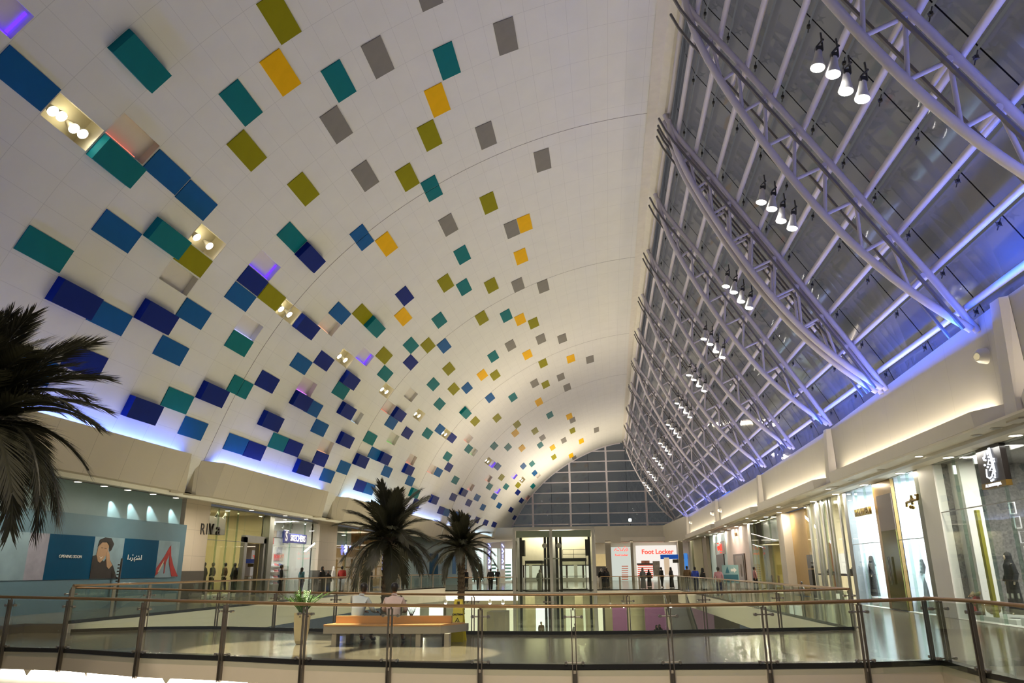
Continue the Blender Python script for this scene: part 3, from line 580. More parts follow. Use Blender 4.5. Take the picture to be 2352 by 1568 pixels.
# drawn figure on the third poster and a red shoe on the last one
def flat(name, pts, m_, parent, X=-20.515, y0=0, z0=0, sc=1):
    b = MB(); n = len(pts); V = [(X, y0+p[0]*sc, z0+p[1]*sc) for p in pts]; V2 = [(X-.008, v[1], v[2]) for v in V]
    b.add(V+V2, [tuple(range(n)), tuple(range(2*n-1, n-1, -1))]+[(i, n+i, n+(i+1) % n, (i+1) % n) for i in range(n)]); return b.build(name, m_, parent)
Y3 = YP[3]; W3 = YP[4]-YP[3]
jk = mat('print_dark_jacket', (.018, .015, .014), .6, noise=0); skn = mat('print_skin', (.30, .19, .11), .6, noise=.1); hr = mat('print_dark_hair', (.012, .01, .009), .6, noise=0)
flat('printed_jacket', [(0, 1.43), (0, 2.3), (.25, 2.35), (.5, 2.2), (.75, 2.1), (.95, 2.3), (1.35, 1.95), (1.75, 1.43)], jk, p2, -20.513, Y3, 0, 1)
flat('printed_face', [(.35, 2.1), (.2, 2.35), (.25, 2.65), (.45, 2.88), (.72, 2.92), (.92, 2.72), (.88, 2.45), (.7, 2.2), (.5, 2.05)], skn, p2, -20.507, Y3, 0, 1)
flat('printed_hand', [(.95, 1.9), (.8, 2.35), (.88, 2.55), (1.02, 2.4), (1.1, 2.15), (1.3, 1.95), (1.1, 1.8)], skn, p2, -20.503, Y3, 0, 1)
flat('printed_hair', [(.2, 2.66), (.3, 2.95), (.6, 3.05), (1.0, 3.03), (1.22, 2.8), (1.1, 2.55), (1.0, 2.5), (.92, 2.72), (.75, 2.85), (.45, 2.84)], hr, p2, -20.500, Y3, 0, 1)
MB().box((-20.5, Y3+.42, 2.62), (-20.497, Y3+.55, 2.64)).build('printed_eye', hr, p2); MB().box((-20.5, Y3+.64, 2.60), (-20.497, Y3+.77, 2.62)).build('printed_eye', hr, p2); flat('printed_mouth', [(.38, 2.30), (.5, 2.24), (.62, 2.3), (.5, 2.2)], mat('print_teeth', (.6, .55, .5), .5, noise=0), p2, -20.498, Y3, 0, 1)
Y4 = YP[5]; red = mat('print_red', (.28, .02, .02), .5, noise=.1)
flat('printed_shoe', [(.0, 1.5), (.05, 1.85), (.55, 2.35), (.95, 2.85), (1.05, 2.6), (.75, 2.1), (.72, 1.6), (.66, 1.6), (.66, 2.0), (.5, 2.1), (.2, 1.6)], red, p4, -20.513, Y4, 0, 1)
flat('printed_shoe', [(1.0, 2.9), (1.12, 2.4), (1.4, 1.95), (1.9, 1.46), (1.35, 1.46), (1.15, 1.8), (1.0, 2.1), (.95, 2.5)], red, p4, -20.511, Y4, 0, 1)
flat('printed_shoe_lining', [(.15, 1.65), (.35, 1.95), (.62, 2.25), (.5, 2.0), (.28, 1.7)], mat('print_cream', (.45, .38, .28), .5, noise=0), p4, -20.505, Y4, 0, 1)
for q in range(4): spot('hoarding_wash', (-20.62, at((255, 300, 345, 395)[q], 1160, X=-20.95).y-.35, 4.98), (-20.95, at((255, 300, 345, 395)[q], 1160, X=-20.95).y+.25, 3.95), 260, 40, (.85, 1, .95), .5, .02)
# second hoarding at the far left corner
t = empty('shop_hoarding', (-18.5, 87, 0), 'pale blue hoarding with faint posters at the far left corner', 'hoarding')
def seg(name, a, b_, z0, z1, th, m_, parent=None, f0=0, f1=1, off=0):
    A, B = Vector((*a, 0)), Vector((*b_, 0)); d = B-A; n = Vector((d.y, -d.x, 0)).normalized(); p, q = A+d*f0+n*off, A+d*f1+n*off; n = n*th
    return MB().hexa([(p.x, p.y, z0), (q.x, q.y, z0), (q.x+n.x, q.y+n.y, z0), (p.x+n.x, p.y+n.y, z0), (p.x, p.y, z1), (q.x, q.y, z1), (q.x+n.x, q.y+n.y, z1), (p.x+n.x, p.y+n.y, z1)]).build(name, m_, parent)
seg('board', (-21, 78), (-17, 92), 0, 5.1, .15, M_hoard2, t)
for f0, f1, m_ in ((.18, .36, M_pp), (.36, .5, M_pb), (.5, .72, M_pp), (.74, .8, mat('poster_deep_blue', (.01, .12, .3), .5)), (.84, .95, M_pink)): seg('poster', (-21, 78), (-17, 92), 1.2, 3.4, .03, m_, t, f0, f1, .15)
# ================================================================== right side parapet with warm light trough
M_par = joint_mat('parapet_panels', (.50, .475, .41), .006, 0, .8, axes=((1, 2.55), (2, 50)), offs=(.2, 0))
M_lip = mat('cornice_paint', (.66, .62, .55), .5, noise=.02)
XP = [(18.9, 8.04), (34.5, 7.55), (50.4, 7.39), (70.2, 7.59), (96, 7.92)]
def ptop(y): return float(np.interp(y, [p[0] for p in XP], [p[1] for p in XP]))
PB_ = [3.0, 18.9, 34.5, 50.4, 70.2, 96.0]
M_trough = emis('cornice_trough_light', (1, .88, .68), 4)
for n in range(5):
    a, b_ = PB_[n], PB_[n+1]
    structure(MB().hexa([(10.15, a, 4.9), (10.45, a, 4.9), (10.45, b_, 4.9), (10.15, b_, 4.9), (10.15, a, ptop(a)), (10.45, a, ptop(a)), (10.45, b_, ptop(b_)), (10.15, b_, ptop(b_))]).build('wall_right', M_par))
    # pier between bays, reaching down behind the lip
    p = MB(); y = b_; p.hexa([(9.80, y-.28, 4.95), (10.14, y-.42, 4.95), (10.14, y+.42, 4.95), (9.80, y+.28, 4.95), (9.96, y-.22, ptop(y)-.02), (10.14, y-.34, ptop(y)-.02), (10.14, y+.34, ptop(y)-.02), (9.96, y+.22, ptop(y)-.02)]); structure(p.build('wall_right', M_lip))
    # cornice lip: open trough with splayed ends
    prof = lambda xo, y: [(xo, y, 5.45), (xo+.04, y, 5.05), (10.14, y, 5.05), (10.14, y, 5.12), (xo+.12, y, 5.12), (xo+.08, y, 5.45)]
    A, B, C_, D = prof(9.92, a+.35), prof(9.5, a+1.3), prof(9.5, b_-1.3), prof(9.92, b_-.35); l = MB()
    for P, Q in ((A, B), (B, C_), (C_, D)):
        l.add(P+Q, [(i, (i+1) % 6, 6+(i+1) % 6, 6+i) for i in range(6)])
    l.add(A, [(5, 4, 3, 2, 1, 0)]); l.add(D, [(0, 1, 2, 3, 4, 5)])
    structure(l.build('trim_14', M_lip))
    MB().box((9.75, a+1.2, 5.13), (9.95, b_-1.2, 5.20)).build('trough_lamp', M_trough, tag(empty('cornice_light', (9.8, (a+b_)/2, 5.12)), f'hidden warm light trough on the right cornice, {ordinal(n+1)} bay from the near end', 'cornice light', 'cornice troughs along the right parapet'))
    area('cornice_light_beam', (9.98, (a+b_)/2, 5.33), (.42, 0, 1), .10, b_-a-2.6, (b_-a)*17, (1, .86, .64), up=(1, 0, 0))
structure(MB().hexa([(10.15, 96, 4.9), (10.45, 96, 4.9), (7.9, 104.2, 4.9), (7.6, 104, 4.9), (10.15, 96, 7.92), (10.45, 96, 7.92), (7.9, 104.2, 7.1), (7.6, 104, 7.1)]).build('wall_right', M_par))
# soffit, dark slot and bulkhead over the shopfronts
M_sof = mat('soffit_cream', (.74, .69, .58), .55, noise=.02)
structure(MB().box((9.56, 3, 4.99), (10.42, 104, 5.05)).build('ceiling', M_sof)); structure(MB().box((10.42, 3, 5.0), (10.50, 104, 5.12)).build('trim_15', M_kerb))
structure(MB().box((10.50, 3, 4.96), (11.4, 104, 5.10)).build('ceiling', M_sof))
# blue uplights at the foot of the glass roof
for n in range(5):
    a, b_ = PB_[n], PB_[n+1]; area('glass_foot_light', (9.45, (a+b_)/2, min(ptop(a), ptop(b_))+.05), (.22, 0, 1), .12, b_-a-.6, (b_-a)*(36, 26, 14, 10, 9)[n], (.008, .10, 1), up=(1, 0, 0))
# wall-mounted round spot eyes on the parapet and downlights in the soffits
M_eye = mat('eye_white', (.72, .69, .62), .4, noise=.02); M_glowlens = emis('soft_lens', (1, .9, .72), 6)
for n, (px, py) in enumerate([(2265, 817), (1657, 1171), (1589, 1199), (1639, 1178)]):
    c_ = at(px, py, X=10.15); t = empty('wall_spotlight', c_, ['round white spotlight eye on the nearest parapet bay', 'tiny round spotlight eye right of the farthest pier pair', 'tiny round spotlight eye on the farthest parapet bay', 'tiny round spotlight eye left of the third pier'][n], 'wall light', 'round spotlight eyes on the right parapet')
    MB().tube([c_, c_+Vector((-.16, 0, 0)), c_+Vector((-.26, -.05, -.02))], [.22, .19, .12], 16).build('housing', M_eye, t, smooth=True)
    MB().tube([c_+Vector((-.261, -.05, -.02)), c_+Vector((-.275, -.055, -.02))], [.09, .09], 14).build('lens', mat('eye_glass', (.55, .48, .3), .3, emit=(1, .85, .5), estr=.4) if n == 0 else M_glowlens, t)
dn = 0
def downlight(p, label, grp, r=.11, on=True):
    t = empty('downlight', p, label, 'downlight', grp)
    MB().lathe([(r+.03, -.015), (r+.03, 0)], p, 16).build('trim_ring', M_eye, t); MB().lathe([(r, -.02), (r, -.016)], p, 14).build('lens', M_glowlens if on else mat('lens_off', (.4, .4, .36), .3), t)
ys = [19.0+1.05*i for i in range(3)]+[25+3.4*i for i in range(20)]
for i, y in enumerate(ys): downlight(Vector((9.98, y, 4.985)), f'small round downlight in the cornice soffit, {ordinal(i+1)} from the near end', 'downlights in the right cornice soffit', .11, i % 3 == 0)
for i, y in enumerate([17+4.1*i for i in range(18)]): downlight(Vector((10.95, y, 4.955)), f'bright round downlight over the right shopfronts, {ordinal(i+1)} from the near end', 'downlights over the right shopfronts', .16)
for i in range(18): area('shopfront_downlight', (10.95, 17+4.1*i, 4.93), (0, 0, -1), .25, .25, 75, WARM)
for i, (px, py) in enumerate([(178, 1080), (238, 1091), (292, 1101), (350, 1113), (402, 1123), (575, 1160), (652, 1184), (700, 1194)]):
    q = at(px, py, X=-20.4); downlight(Vector((-20.3, q.y, 5.05)), f'bright round downlight in the left soffit, {ordinal(i+1)} from the near end', 'downlights in the left soffit', .13)
    if i > 4: area('soffit_downlight', (-20.3, q.y, 5.02), (.1, 0, -1), .2, .2, 95, WARM)
for y_ in (24, 30, 36, 60, 68, 76): area('soffit_downlight', (-18.2, y_, 4.78), (0, 0, -1), .3, .3, 160, WARM)
# ================================================================== shops
M_shopw = mat('shop_white', (.80, .80, .76), .5, noise=.02); M_shopy = mat('shop_yellow', (.52, .46, .27), .6, noise=.03); M_dark = mat('shop_dark', (.035, .03, .025), .4); M_brown = mat('door_brown', (.07, .04, .022), .35)
M_gold2 = mat('bronze_gold', (.28, .17, .05), .3, .5, noise=.1); M_rock = mat('rough_grey_cladding', (.16, .155, .15), .8, noise=.5, nscale=14, bump=.6); M_mirror = mat('mirror_fin', (.30, .31, .29), .32, .8)
M_shopglass = glass('shop_glass', (.95, .975, .965), .028)
def room(name, lo, hi, openf, m_, floor_m=None):
    """five-sided shop interior; openf = axis sign of the open front"""
    (x0, y0, z0), (x1, y1, z1) = lo, hi; b = MB(); t_ = .08
    if openf != '+x': b.box((x1, y0, z0), (x1+t_, y1, z1))
    if openf != '-x': b.box((x0-t_, y0, z0), (x0, y1, z1))
    if openf != '-y': b.box((x0, y0-t_, z0), (x1, y0, z1))
    b.box((x0, y1, z0), (x1, y1+t_, z1)) if openf != '+y' else None
    b.box((x0-t_, y0-t_, z1), (x1+t_, y1+t_, z1+t_)); o = structure(b.build(name, m_))
    structure(MB().box((x0, y0, z0-.05), (x1, y1, z0+.01)).build('floor', floor_m or M_floor)); return o
# --- left: boutique and shoe shop
YA, YB_, YC, YD = at(470, 1250, X=-21).y, at(612, 1250, X=-21).y, at(620, 1250, X=-21).y, at(729, 1250, X=-21).y
room('wall_left', (-26.5, YA-1.5, .25), (-21.4, YB_, 5.0), '+x', M_shopy); room('wall_left', (-23.4, YC, .25), (-21.4, YD, 5.0), '+x', M_shopw)
area('shop_light', (-23.6, (YA+YB_)/2, 4.9), (0, 0, -1), 3, 5, 300, (1, .86, .5)); area('shop_light', (-22.2, (YC+YD)/2, 4.9), (0, 0, -1), 1.2, 6, 480, (1, .96, .9))
def glazing(name, X, y0, y1, z0, z1, n, label, m_=None, frame=M_mirror, nx=1, tr=None):
    t = empty(name, (X, (y0+y1)/2, z0), label, 'shop window')
    for i in range(n):
        a, b_ = y0+(y1-y0)*i/n, y0+(y1-y0)*(i+1)/n; MB().box((X-.008, a+.012, z0), (X+.008, b_-.012, z1)).build('glass_pane', m_ or M_shopglass, t)
    for i in range(n+1):
        y = y0+(y1-y0)*i/n
        if 0 < i < n: MB().box((X+.02*nx, y-.012, z0), (X+.12*nx, y+.012, z1)).build('glass_fin', glass('fin_glass', (.75, .85, .8), .15), t)
    MB().box((X-.05, y0, z1), (X+.05, y1, z1+.06)).build('head_rail', frame, t)
    if tr: MB().box((X-.02, y0, tr-.015), (X+.02, y1, tr+.015)).build('transom', frame, t)
    return t
zt = at(540, 1172, X=-21).z
glazing('shop_window', -21.05, YA, at(560, 1290, X=-21).y-.15, .27, 4.98, 4, 'boutique glass front with black RIVA letters on the left', tr=3.3)
t = empty('shop_sign', at(490, 1210, X=-20.9), 'black raised RIVA letters on the boutique glass', 'shop sign')
M_blk = mat('black_letters', (.012, .01, .01), .4, noise=0)
for ch, px in (('R', 464), ('I', 474), ('V', 485), ('a', 501)):
    q = at(px, 1216, X=-20.9); text('letter', ch, (.82 if ch != 'a' else .95), M_blk, q, (0, 1, 0), t, .05)
t = empty('bulkhead_panel', (-22.2, (YA+YB_)/2, 4.2), 'grey-brown hanging panel inside the boutique ceiling', 'panel'); MB().box((-22.6, YA-.5, 3.7), (-22.2, YA+4.3, 4.7)).build('panel', mat('grey_panel', (.11, .10, .10), .5), t)
t = empty('shop_door', (-21.1, YB_-1.3, .25), 'tall dark doorway with stone frame between the two left shops', 'doorway')
y0, y1 = at(560, 1290, X=-21).y, at(606, 1290, X=-21).y
MB().box((-21.25, y0-.1, .25), (-21.0, y0+.25, 3.6)).build('door_frame', M_mirror, t); MB().box((-21.25, y1-.2, .25), (-21.0, y1+.1, 3.6)).build('door_frame', M_mirror, t); MB().box((-21.25, y0-.1, 3.3), (-21.0, y1+.1, 3.7)).build('door_frame', M_mirror, t); MB().box((-21.14, y0-.1, 3.72), (-21.12, y1+.1, 4.98)).build('glass_pane', M_shopglass, t)
MB().box((-21.32, y0+.26, .3), (-21.27, y1-.22, 3.28)).build('door_leaf', glass('smoked_leaf', (.28, .24, .12), .1), t)
yg = at(616, 1280, X=-21).y; tg = empty('shop_fin_column', (-21, yg, .25), 'slim grey metal column between boutique and shoe shop', 'column'); MB().box((-21.35, yg-.35, .25), (-20.9, yg+.3, 5.0)).build('column', mat('grey_metal_col', (.22, .23, .2), .35, .4), tg)
glazing('shop_window', -21.05, YC+.5, YD-.1, .27, 4.98, 3, 'white shoe shop glass front beside the tiled pillar', tr=3.2)
t = empty('shop_sign', at(672, 1237, X=-20.9), 'navy SKECHERS sign with round-cornered S badge on the shoe shop', 'shop sign')
M_nv = mat('sign_navy', (.02, .03, .2), .4, noise=0); M_sw = mat('sign_white', (.8, .8, .85), .4, noise=0)
q = at(655, 1232, X=-20.95); MB().box((-20.93, q.y-.42, q.z-.42), (-20.86, q.y+.42, q.z+.42)).build('badge', M_nv, t, bevel=.08); text('letter', 'S', .85, M_sw, q+Vector((.08, 0, 0)), (0, 1, 0), t, .02, bold=.03)
q = at(682, 1237, X=-20.95); MB().box((-20.93, q.y-1.55, q.z-.30), (-20.88, q.y+1.55, q.z+.30)).build('sign_board', M_nv, t, bevel=.06); text('lettering', 'SKECHERS', .56, M_sw, q+Vector((.085, 0, 0)), (0, 1, 0), t, .01, bold=.012)
# shoe shop wall displays
rnd = random.Random(5)
colsS = [(.5, .12, .12), (.1, .14, .3), (.55, .45, .35), (.2, .25, .4), (.6, .25, .2), (.1, .1, .12), (.5, .5, .55)]
t = empty('wall_display', (-23.2, (YC+YD)/2, .3), 'shoe shop back wall with posters and shelves of shoes', 'shelving')
for i in range(26):
    y = YC+.5+rnd.random()*(YD-YC-1.4); z = rnd.choice([4.2, 3.7, 3.1, 2.6]); c_ = rnd.choice(colsS)
    MB().box((-23.38, y, z-.22), (-23.3-.001*i, y+rnd.uniform(.5, 1.3), z+.22)).build('poster', mat('print_%d' % colsS.index(c_), c_, .6, noise=.5, nscale=5), t)
for z in (.8, 1.2, 1.6, 2.0):
    MB().box((-23.35, YC+.4, z), (-22.95, YD-.3, z+.03)).build('shelf', M_shopw, t)
    for i in range(9): y = YC+.7+i*(YD-YC-1.3)/9; MB().prism([(-23.25, z+.03), (-22.95, z+.03), (-22.97, z+.1), (-23.15, z+.16), (-23.25, z+.2)], 1, y, y+.16).build('shoe', mat('print_%d' % (i % 7), colsS[i % 7], .6), t)
for i in range(5):
    q = Vector((-22.6, YC+1+i*1.5, 4.75)); tt = empty('track_spotlight', q, f'small silver track spotlight in the shoe shop, {ordinal(i+1)} from the left', 'spotlight', 'shoe shop ceiling spots'); MB().tube([q+Vector((0, 0, .2)), q, q+Vector((-.08, 0, -.16))], [.02, .07, .09], 8).build('head', M_mirror, tt); MB().tube([q+Vector((-.081, 0, -.161)), q+Vector((-.084, 0, -.168))], [.07, .07], 8).build('lens', M_glowlens, tt)
for i in range(4):
    q = Vector((-21.7, YA+.5+i*.9, 4.75)); tt = empty('track_spotlight', q, f'small silver track spotlight at the boutique ceiling, {ordinal(i+1)} from the left', 'spotlight', 'boutique ceiling spots'); MB().tube([q+Vector((0, 0, .2)), q, q+Vector((-.08, 0, -.16))], [.02, .07, .09], 8).build('head', M_mirror, tt); MB().tube([q+Vector((-.081, 0, -.161)), q+Vector((-.084, 0, -.168))], [.07, .07], 8).build('lens', M_glowlens, tt)
# third left shop behind the palms
YE, YF = YD+2.8, at(905, 1250, X=-21).y
room('wall_left', (-25, YE, .25), (-21.3, YF, 5.0), '+x', mat('shop_tan', (.55, .36, .16), .5, noise=.25, nscale=2.5)); area('shop_light', (-23, (YE+YF)/2, 4.9), (0, 0, -1), 3, 12, 600, (1, .85, .6))
glazing('shop_window', -21.1, YE, YF, .27, 4.98, 5, 'tan boutique glass front partly behind the middle palm', tr=3.4)
seg('upper_board', (-21.2, YE), (-21.2, YE+5), 3.6, 5.0, .06, mat('grey_green_panel', (.07, .10, .09), .5), tag(empty('shop_fascia_panel', (-21, YE, 3.6)), 'grey green glass panel above the tan boutique entrance', 'panel'))
M_bluneon = emis('blue_neon', (.25, .3, 1), 6)
q = at(795, 1264, X=-20.95); t = empty('shop_sign', q, 'small glowing blue sign seen through the middle palm fronds', 'shop sign'); strokes('neon', [[(-.5, .3), (-.2, .5), (0, .2), (-.3, -.1), (-.1, -.4)], [(.1, .4), (.1, -.2)], [(1.2, .4)], [(-.5, 0), (-.2, .1)]], M_bluneon, q, (0, 1, 0), .8, t, .06)
# bright windows in the far left corner
seg('shop_wall', (-17, 92), (-12, 100), 0, 5.2, .1, M_plain, None, 0, 1, -.6).name = 'wall_left'
for n, (f0, f1) in enumerate(((.10, .38), (.48, .66), (.76, .98))):
    t = tag(empty('lit_window', (-17+5*f0, 92+8*f0, .3)), f'tall brightly lit shop window in the far left corner, {ordinal(n+1)} from the left', 'shop window', 'lit windows in the far left corner')
    seg('glow_panel', (-17, 92), (-12, 100), .3, 4.2, .05, emis('shop_glow_white', (.9, 1, .97), 1.5), t, f0, f1, -.35); seg('glass_pane', (-17, 92), (-12, 100), .3, 4.2, .02, M_shopglass, t, f0, f1, .02)
    for k_ in range(5): seg('stock', (-17, 92), (-12, 100), .4+.42*k_, .62+.42*k_, .03, mat('teal_stock', (.25, .5, .47), .6, noise=.4, nscale=3), t, f0+.02, f1-.03, -.28)
for n, (f0, f1) in enumerate(((0, .10), (.38, .48), (.66, .76))): structure(seg('wall_left', (-17, 92), (-12, 100), 0, 5.2, .35, M_plain, None, f0, f1, -.1))
structure(seg('wall_left', (-17, 92), (-12, 100), 4.2, 5.2, .3, M_plain, None, 0, 1, -.1))
for n, f in enumerate((.43, .71)):
    q = Vector((-17+5*f+.24, 92+8*f-.15, 2.8)); t = empty('shop_sign', q, 'vertical glowing blue sign on the %s white pillar in the far left corner' % ('left' if n == 0 else 'right'), 'shop sign'); strokes('neon', [[(-.25, 2.4), (.25, 2.0)], [(-.2, 1.7), (.2, 1.3), (-.2, 1.0)], [(0, .8), (0, .3)], [(-.2, .1), (.2, -.2), (-.2, -.5)], [(-.2, -.9), (.2, -1.3)], [(-.2, -1.3), (.2, -.9)]], M_bluneon, q, (.53, .85, 0), .8, t, .05)
# ================================================================== far end
structure(MB().box((-15.6, 104.0, 5.2), (7.75, 104.3, 7.12)).build('wall_back', M_par)); structure(MB().box((-15.6, 103.5, 5.1), (7.75, 104.0, 5.62)).build('trim_16', M_lip))
structure(MB().box((-1.8, 103.45, 4.95), (1.9, 103.95, 6.2)).build('trim_17', M_par))
structure(MB().box((-15.8, 103.9, 5.02), (11.4, 109, 5.1)).build('ceiling', M_sof)); structure(MB().box((-16, 109, 0), (12, 109.2, 5.1)).build('wall_back', M_plaster))
YF_ = 107.5
def rf(x0, y0, x1, y1, Y, th, m_, name, parent=None):
    a, b_ = at(x0, (y0+y1)/2, Y=Y).x, at(x1, (y0+y1)/2, Y=Y).x; zt_, zb = at((x0+x1)/2, y0, Y=Y).z, at((x0+x1)/2, y1, Y=Y).z
    return MB().box((a, Y, max(zb, .02)), (b_, Y+th, zt_)).build(name, m_, parent)
t = empty('sports_shop', at(1500, 1330, Y=YF_), 'white lit sports shop with red shelves at the far end', 'shop front')
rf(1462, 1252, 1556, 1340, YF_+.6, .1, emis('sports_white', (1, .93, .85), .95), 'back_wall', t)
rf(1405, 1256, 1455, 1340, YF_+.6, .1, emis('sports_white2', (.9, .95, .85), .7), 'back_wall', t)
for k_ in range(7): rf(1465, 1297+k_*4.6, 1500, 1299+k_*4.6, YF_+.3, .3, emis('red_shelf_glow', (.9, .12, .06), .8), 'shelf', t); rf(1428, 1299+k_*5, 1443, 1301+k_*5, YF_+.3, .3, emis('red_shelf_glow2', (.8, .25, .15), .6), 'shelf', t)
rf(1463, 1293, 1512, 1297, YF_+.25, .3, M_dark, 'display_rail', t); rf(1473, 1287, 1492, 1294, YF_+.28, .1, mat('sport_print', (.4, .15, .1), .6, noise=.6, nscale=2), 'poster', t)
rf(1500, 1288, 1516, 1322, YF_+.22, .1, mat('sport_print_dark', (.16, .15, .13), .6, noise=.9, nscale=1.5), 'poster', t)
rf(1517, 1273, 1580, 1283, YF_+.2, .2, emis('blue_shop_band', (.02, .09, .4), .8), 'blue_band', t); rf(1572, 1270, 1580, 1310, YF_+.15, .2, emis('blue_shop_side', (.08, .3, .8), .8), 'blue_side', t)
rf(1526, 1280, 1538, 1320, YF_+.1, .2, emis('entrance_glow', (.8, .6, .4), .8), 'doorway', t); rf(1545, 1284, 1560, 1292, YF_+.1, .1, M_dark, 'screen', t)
q = at(1550, 1296, Y=YF_+.05); rl = emis('red_sign', (1, .05, .03), 2.2)
q = at(1510, 1267, Y=YF_+.12); s_ = empty('shop_sign', q, 'red glowing Foot Locker letters across the sports shop', 'shop sign'); text('lettering', 'Foot Locker', .86, rl, q, (1, 0, 0), s_, .05, bold=.025)
q = at(1427, 1265, Y=YF_+.56); s_ = empty('shop_sign', q, 'small red bilingual sign above the narrow sports shop window', 'shop sign'); text('lettering', 'Foot Locker', .36, rl, q+Vector((0, 0, -.55)), (1, 0, 0), s_, .04, bold=.012)
strokes('lettering', [[(-1, -.1), (-.7, .2), (-.6, -.1), (-.3, -.1)], [(-.2, .3), (-.1, -.1), (.2, -.1), (.3, .25)], [(.4, -.2), (.6, .15), (.7, -.2)], [(.8, .3), (.8, -.1), (1, 0)], [(-.4, .3)], [(.5, .4)]], rl, q+Vector((0, 0, .15)), (1, 0, 0), 1.0, s_, .05)
for n, (x0, x1, yt) in enumerate(((1392, 1405, 1258), (1450, 1456, 1254), (1560, 1571, 1252))):
    a, b_ = at(x0, 1300, Y=100).x, at(x1, 1300, Y=100).x; tt = empty('square_column', ((a+b_)/2, 100, 0), ['wide grey-beige column left of the narrow sports window', 'slim column between the two sports shop windows', 'grey-beige column right of the sports shop'][n], 'column'); MB().box((a, 99.6, 0), (b_, 100.3, 5.1)).build('shaft', mat('column_taupe', (.30, .265, .20), .6, noise=.03), tt)
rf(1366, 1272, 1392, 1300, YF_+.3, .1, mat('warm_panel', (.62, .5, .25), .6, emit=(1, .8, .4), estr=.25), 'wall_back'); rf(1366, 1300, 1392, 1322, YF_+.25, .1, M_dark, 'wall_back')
area('far_hall_light', (0, 101, 4.95), (0, 0, -1), 22, 3, 900, (1, .9, .72), up=(1, 0, 0))
area('far_hall_light', (-3, 82, 4.0), (0, .55, -1), 20, 2, 700, (1, .9, .72), up=(1, 0, 0))
# bright lamp outside, seen through the end window
q = at(1447, 1194, Y=140); t = empty('street_lamp', q, 'distant white street lamp glowing beyond the end window', 'street lamp'); MB().ball(q, .28).build('bulb', emis('street_white', (.8, 1, .85), 60), t); MB().tube([q-Vector((0, 0, 9)), q-Vector((0, 0, .2))], .08).build('post', M_dark, t)
# ================================================================== people and mannequins
def skin(name, J, edges, m_, parent, sub=1):
    """one continuous limb-and-trunk surface grown over a joint skeleton"""
    keys = list(J); idx = {k: i for i, k in enumerate(keys)}; me = bpy.data.meshes.new(name)
    me.from_pydata([J[k][0] for k in keys], [(idx[a], idx[b_]) for a, b_ in edges], [])
    o = bpy.data.objects.new(name, me); COL.objects.link(o); md = o.modifiers.new('skin', 'SKIN'); md.use_smooth_shade = True
    for i, k in enumerate(keys):
        r = J[k][1]; r = (r, r) if not isinstance(r, tuple) else r; me.skin_vertices[0].data[i].radius = r
    me.skin_vertices[0].data[0].use_root = True
    if sub: s_ = o.modifiers.new('sub', 'SUBSURF'); s_.levels = sub; s_.render_levels = sub
    dg = bpy.context.evaluated_depsgraph_get(); dg.update(); m2 = bpy.data.meshes.new_from_object(o.evaluated_get(dg)); bpy.data.objects.remove(o); bpy.data.meshes.remove(me)
    m2.materials.clear(); m2.materials.append(m_); o = bpy.data.objects.new(name, m2); COL.objects.link(o)
    if parent: o.parent = parent
    return o
M_skin = mat('skin_brown', (.33, .19, .12), .5, noise=.04); M_hair = mat('hair_black', (.008, .007, .006), .45, noise=.2, nscale=40)
SHIRTS = {'white': (.62, .60, .56), 'black': (.012, .012, .013), 'red': (.35, .02, .015), 'blue': (.02, .05, .35), 'pink': (.38, .18, .2), 'brown': (.10, .055, .02), 'grey': (.16, .16, .16), 'teal': (.05, .16, .2), 'navy': (.02, .03, .09), 'green': (.2, .25, .05), 'cream': (.6, .5, .38)}
def cloth(c): return mat('cloth_'+c, SHIRTS[c], .8, noise=.15, nscale=9)
def head(t, z, y=0, x=0, s=1.0, hair=M_hair, m_=None, scarf=None, longh=False, fy=-1):
    b = MB(); b.lathe([(.03*s, -.115*s), (.055*s, -.10*s), (.072*s, -.05*s), (.078*s, .0), (.078*s, .04*s), (.066*s, .085*s), (.035*s, .115*s), (.004, .122*s)], (x, y, z), 16, .95, 1.12)
    b.lathe([(.002, -.02*s), (.013*s, -.012*s), (.008*s, .02*s), (.001, .03*s)], (x, y+fy*.088*s, z-.01), 6); b.ball((x-.078*s, y, z-.005), .018*s, .5, 1, 1.3, 6, 5); b.ball((x+.078*s, y, z-.005), .018*s, .5, 1, 1.3, 6, 5)
    h = b.build('head', m_ or M_skin, t, smooth=True)
    if scarf:
        c_ = MB(); c_.lathe([(.16*s, -.30*s), (.13*s, -.18*s), (.10*s, -.08*s), (.1*s, .03*s), (.085*s, .1*s), (.05*s, .14*s), (.005, .15*s)], (x, y-fy*.018, z), 16, 1, 1.05); c_.build('headscarf', scarf, t, smooth=True)
        MB().ball((x, y+fy*.075, z-.01), .06*s, .8, .6, 1.2, 10, 8).build('face', m_ or M_skin, t, smooth=True)
    elif hair:
        c_ = MB(); c_.lathe([(.06*s, -.085*s), (.084*s, -.03*s), (.093*s, .03*s), (.086*s, .08*s), (.055*s, .118*s), (.02*s, .13*s), (.004, .132*s)], (x, y-fy*.018, z), 14, .98, 1.08)
        if longh: c_.lathe([(.05, -.36), (.09, -.28), (.09, -.1), (.07, .02)], (x, y-fy*.05, z), 10, 1, .6)
        c_.build('hair', hair, t, smooth=True)
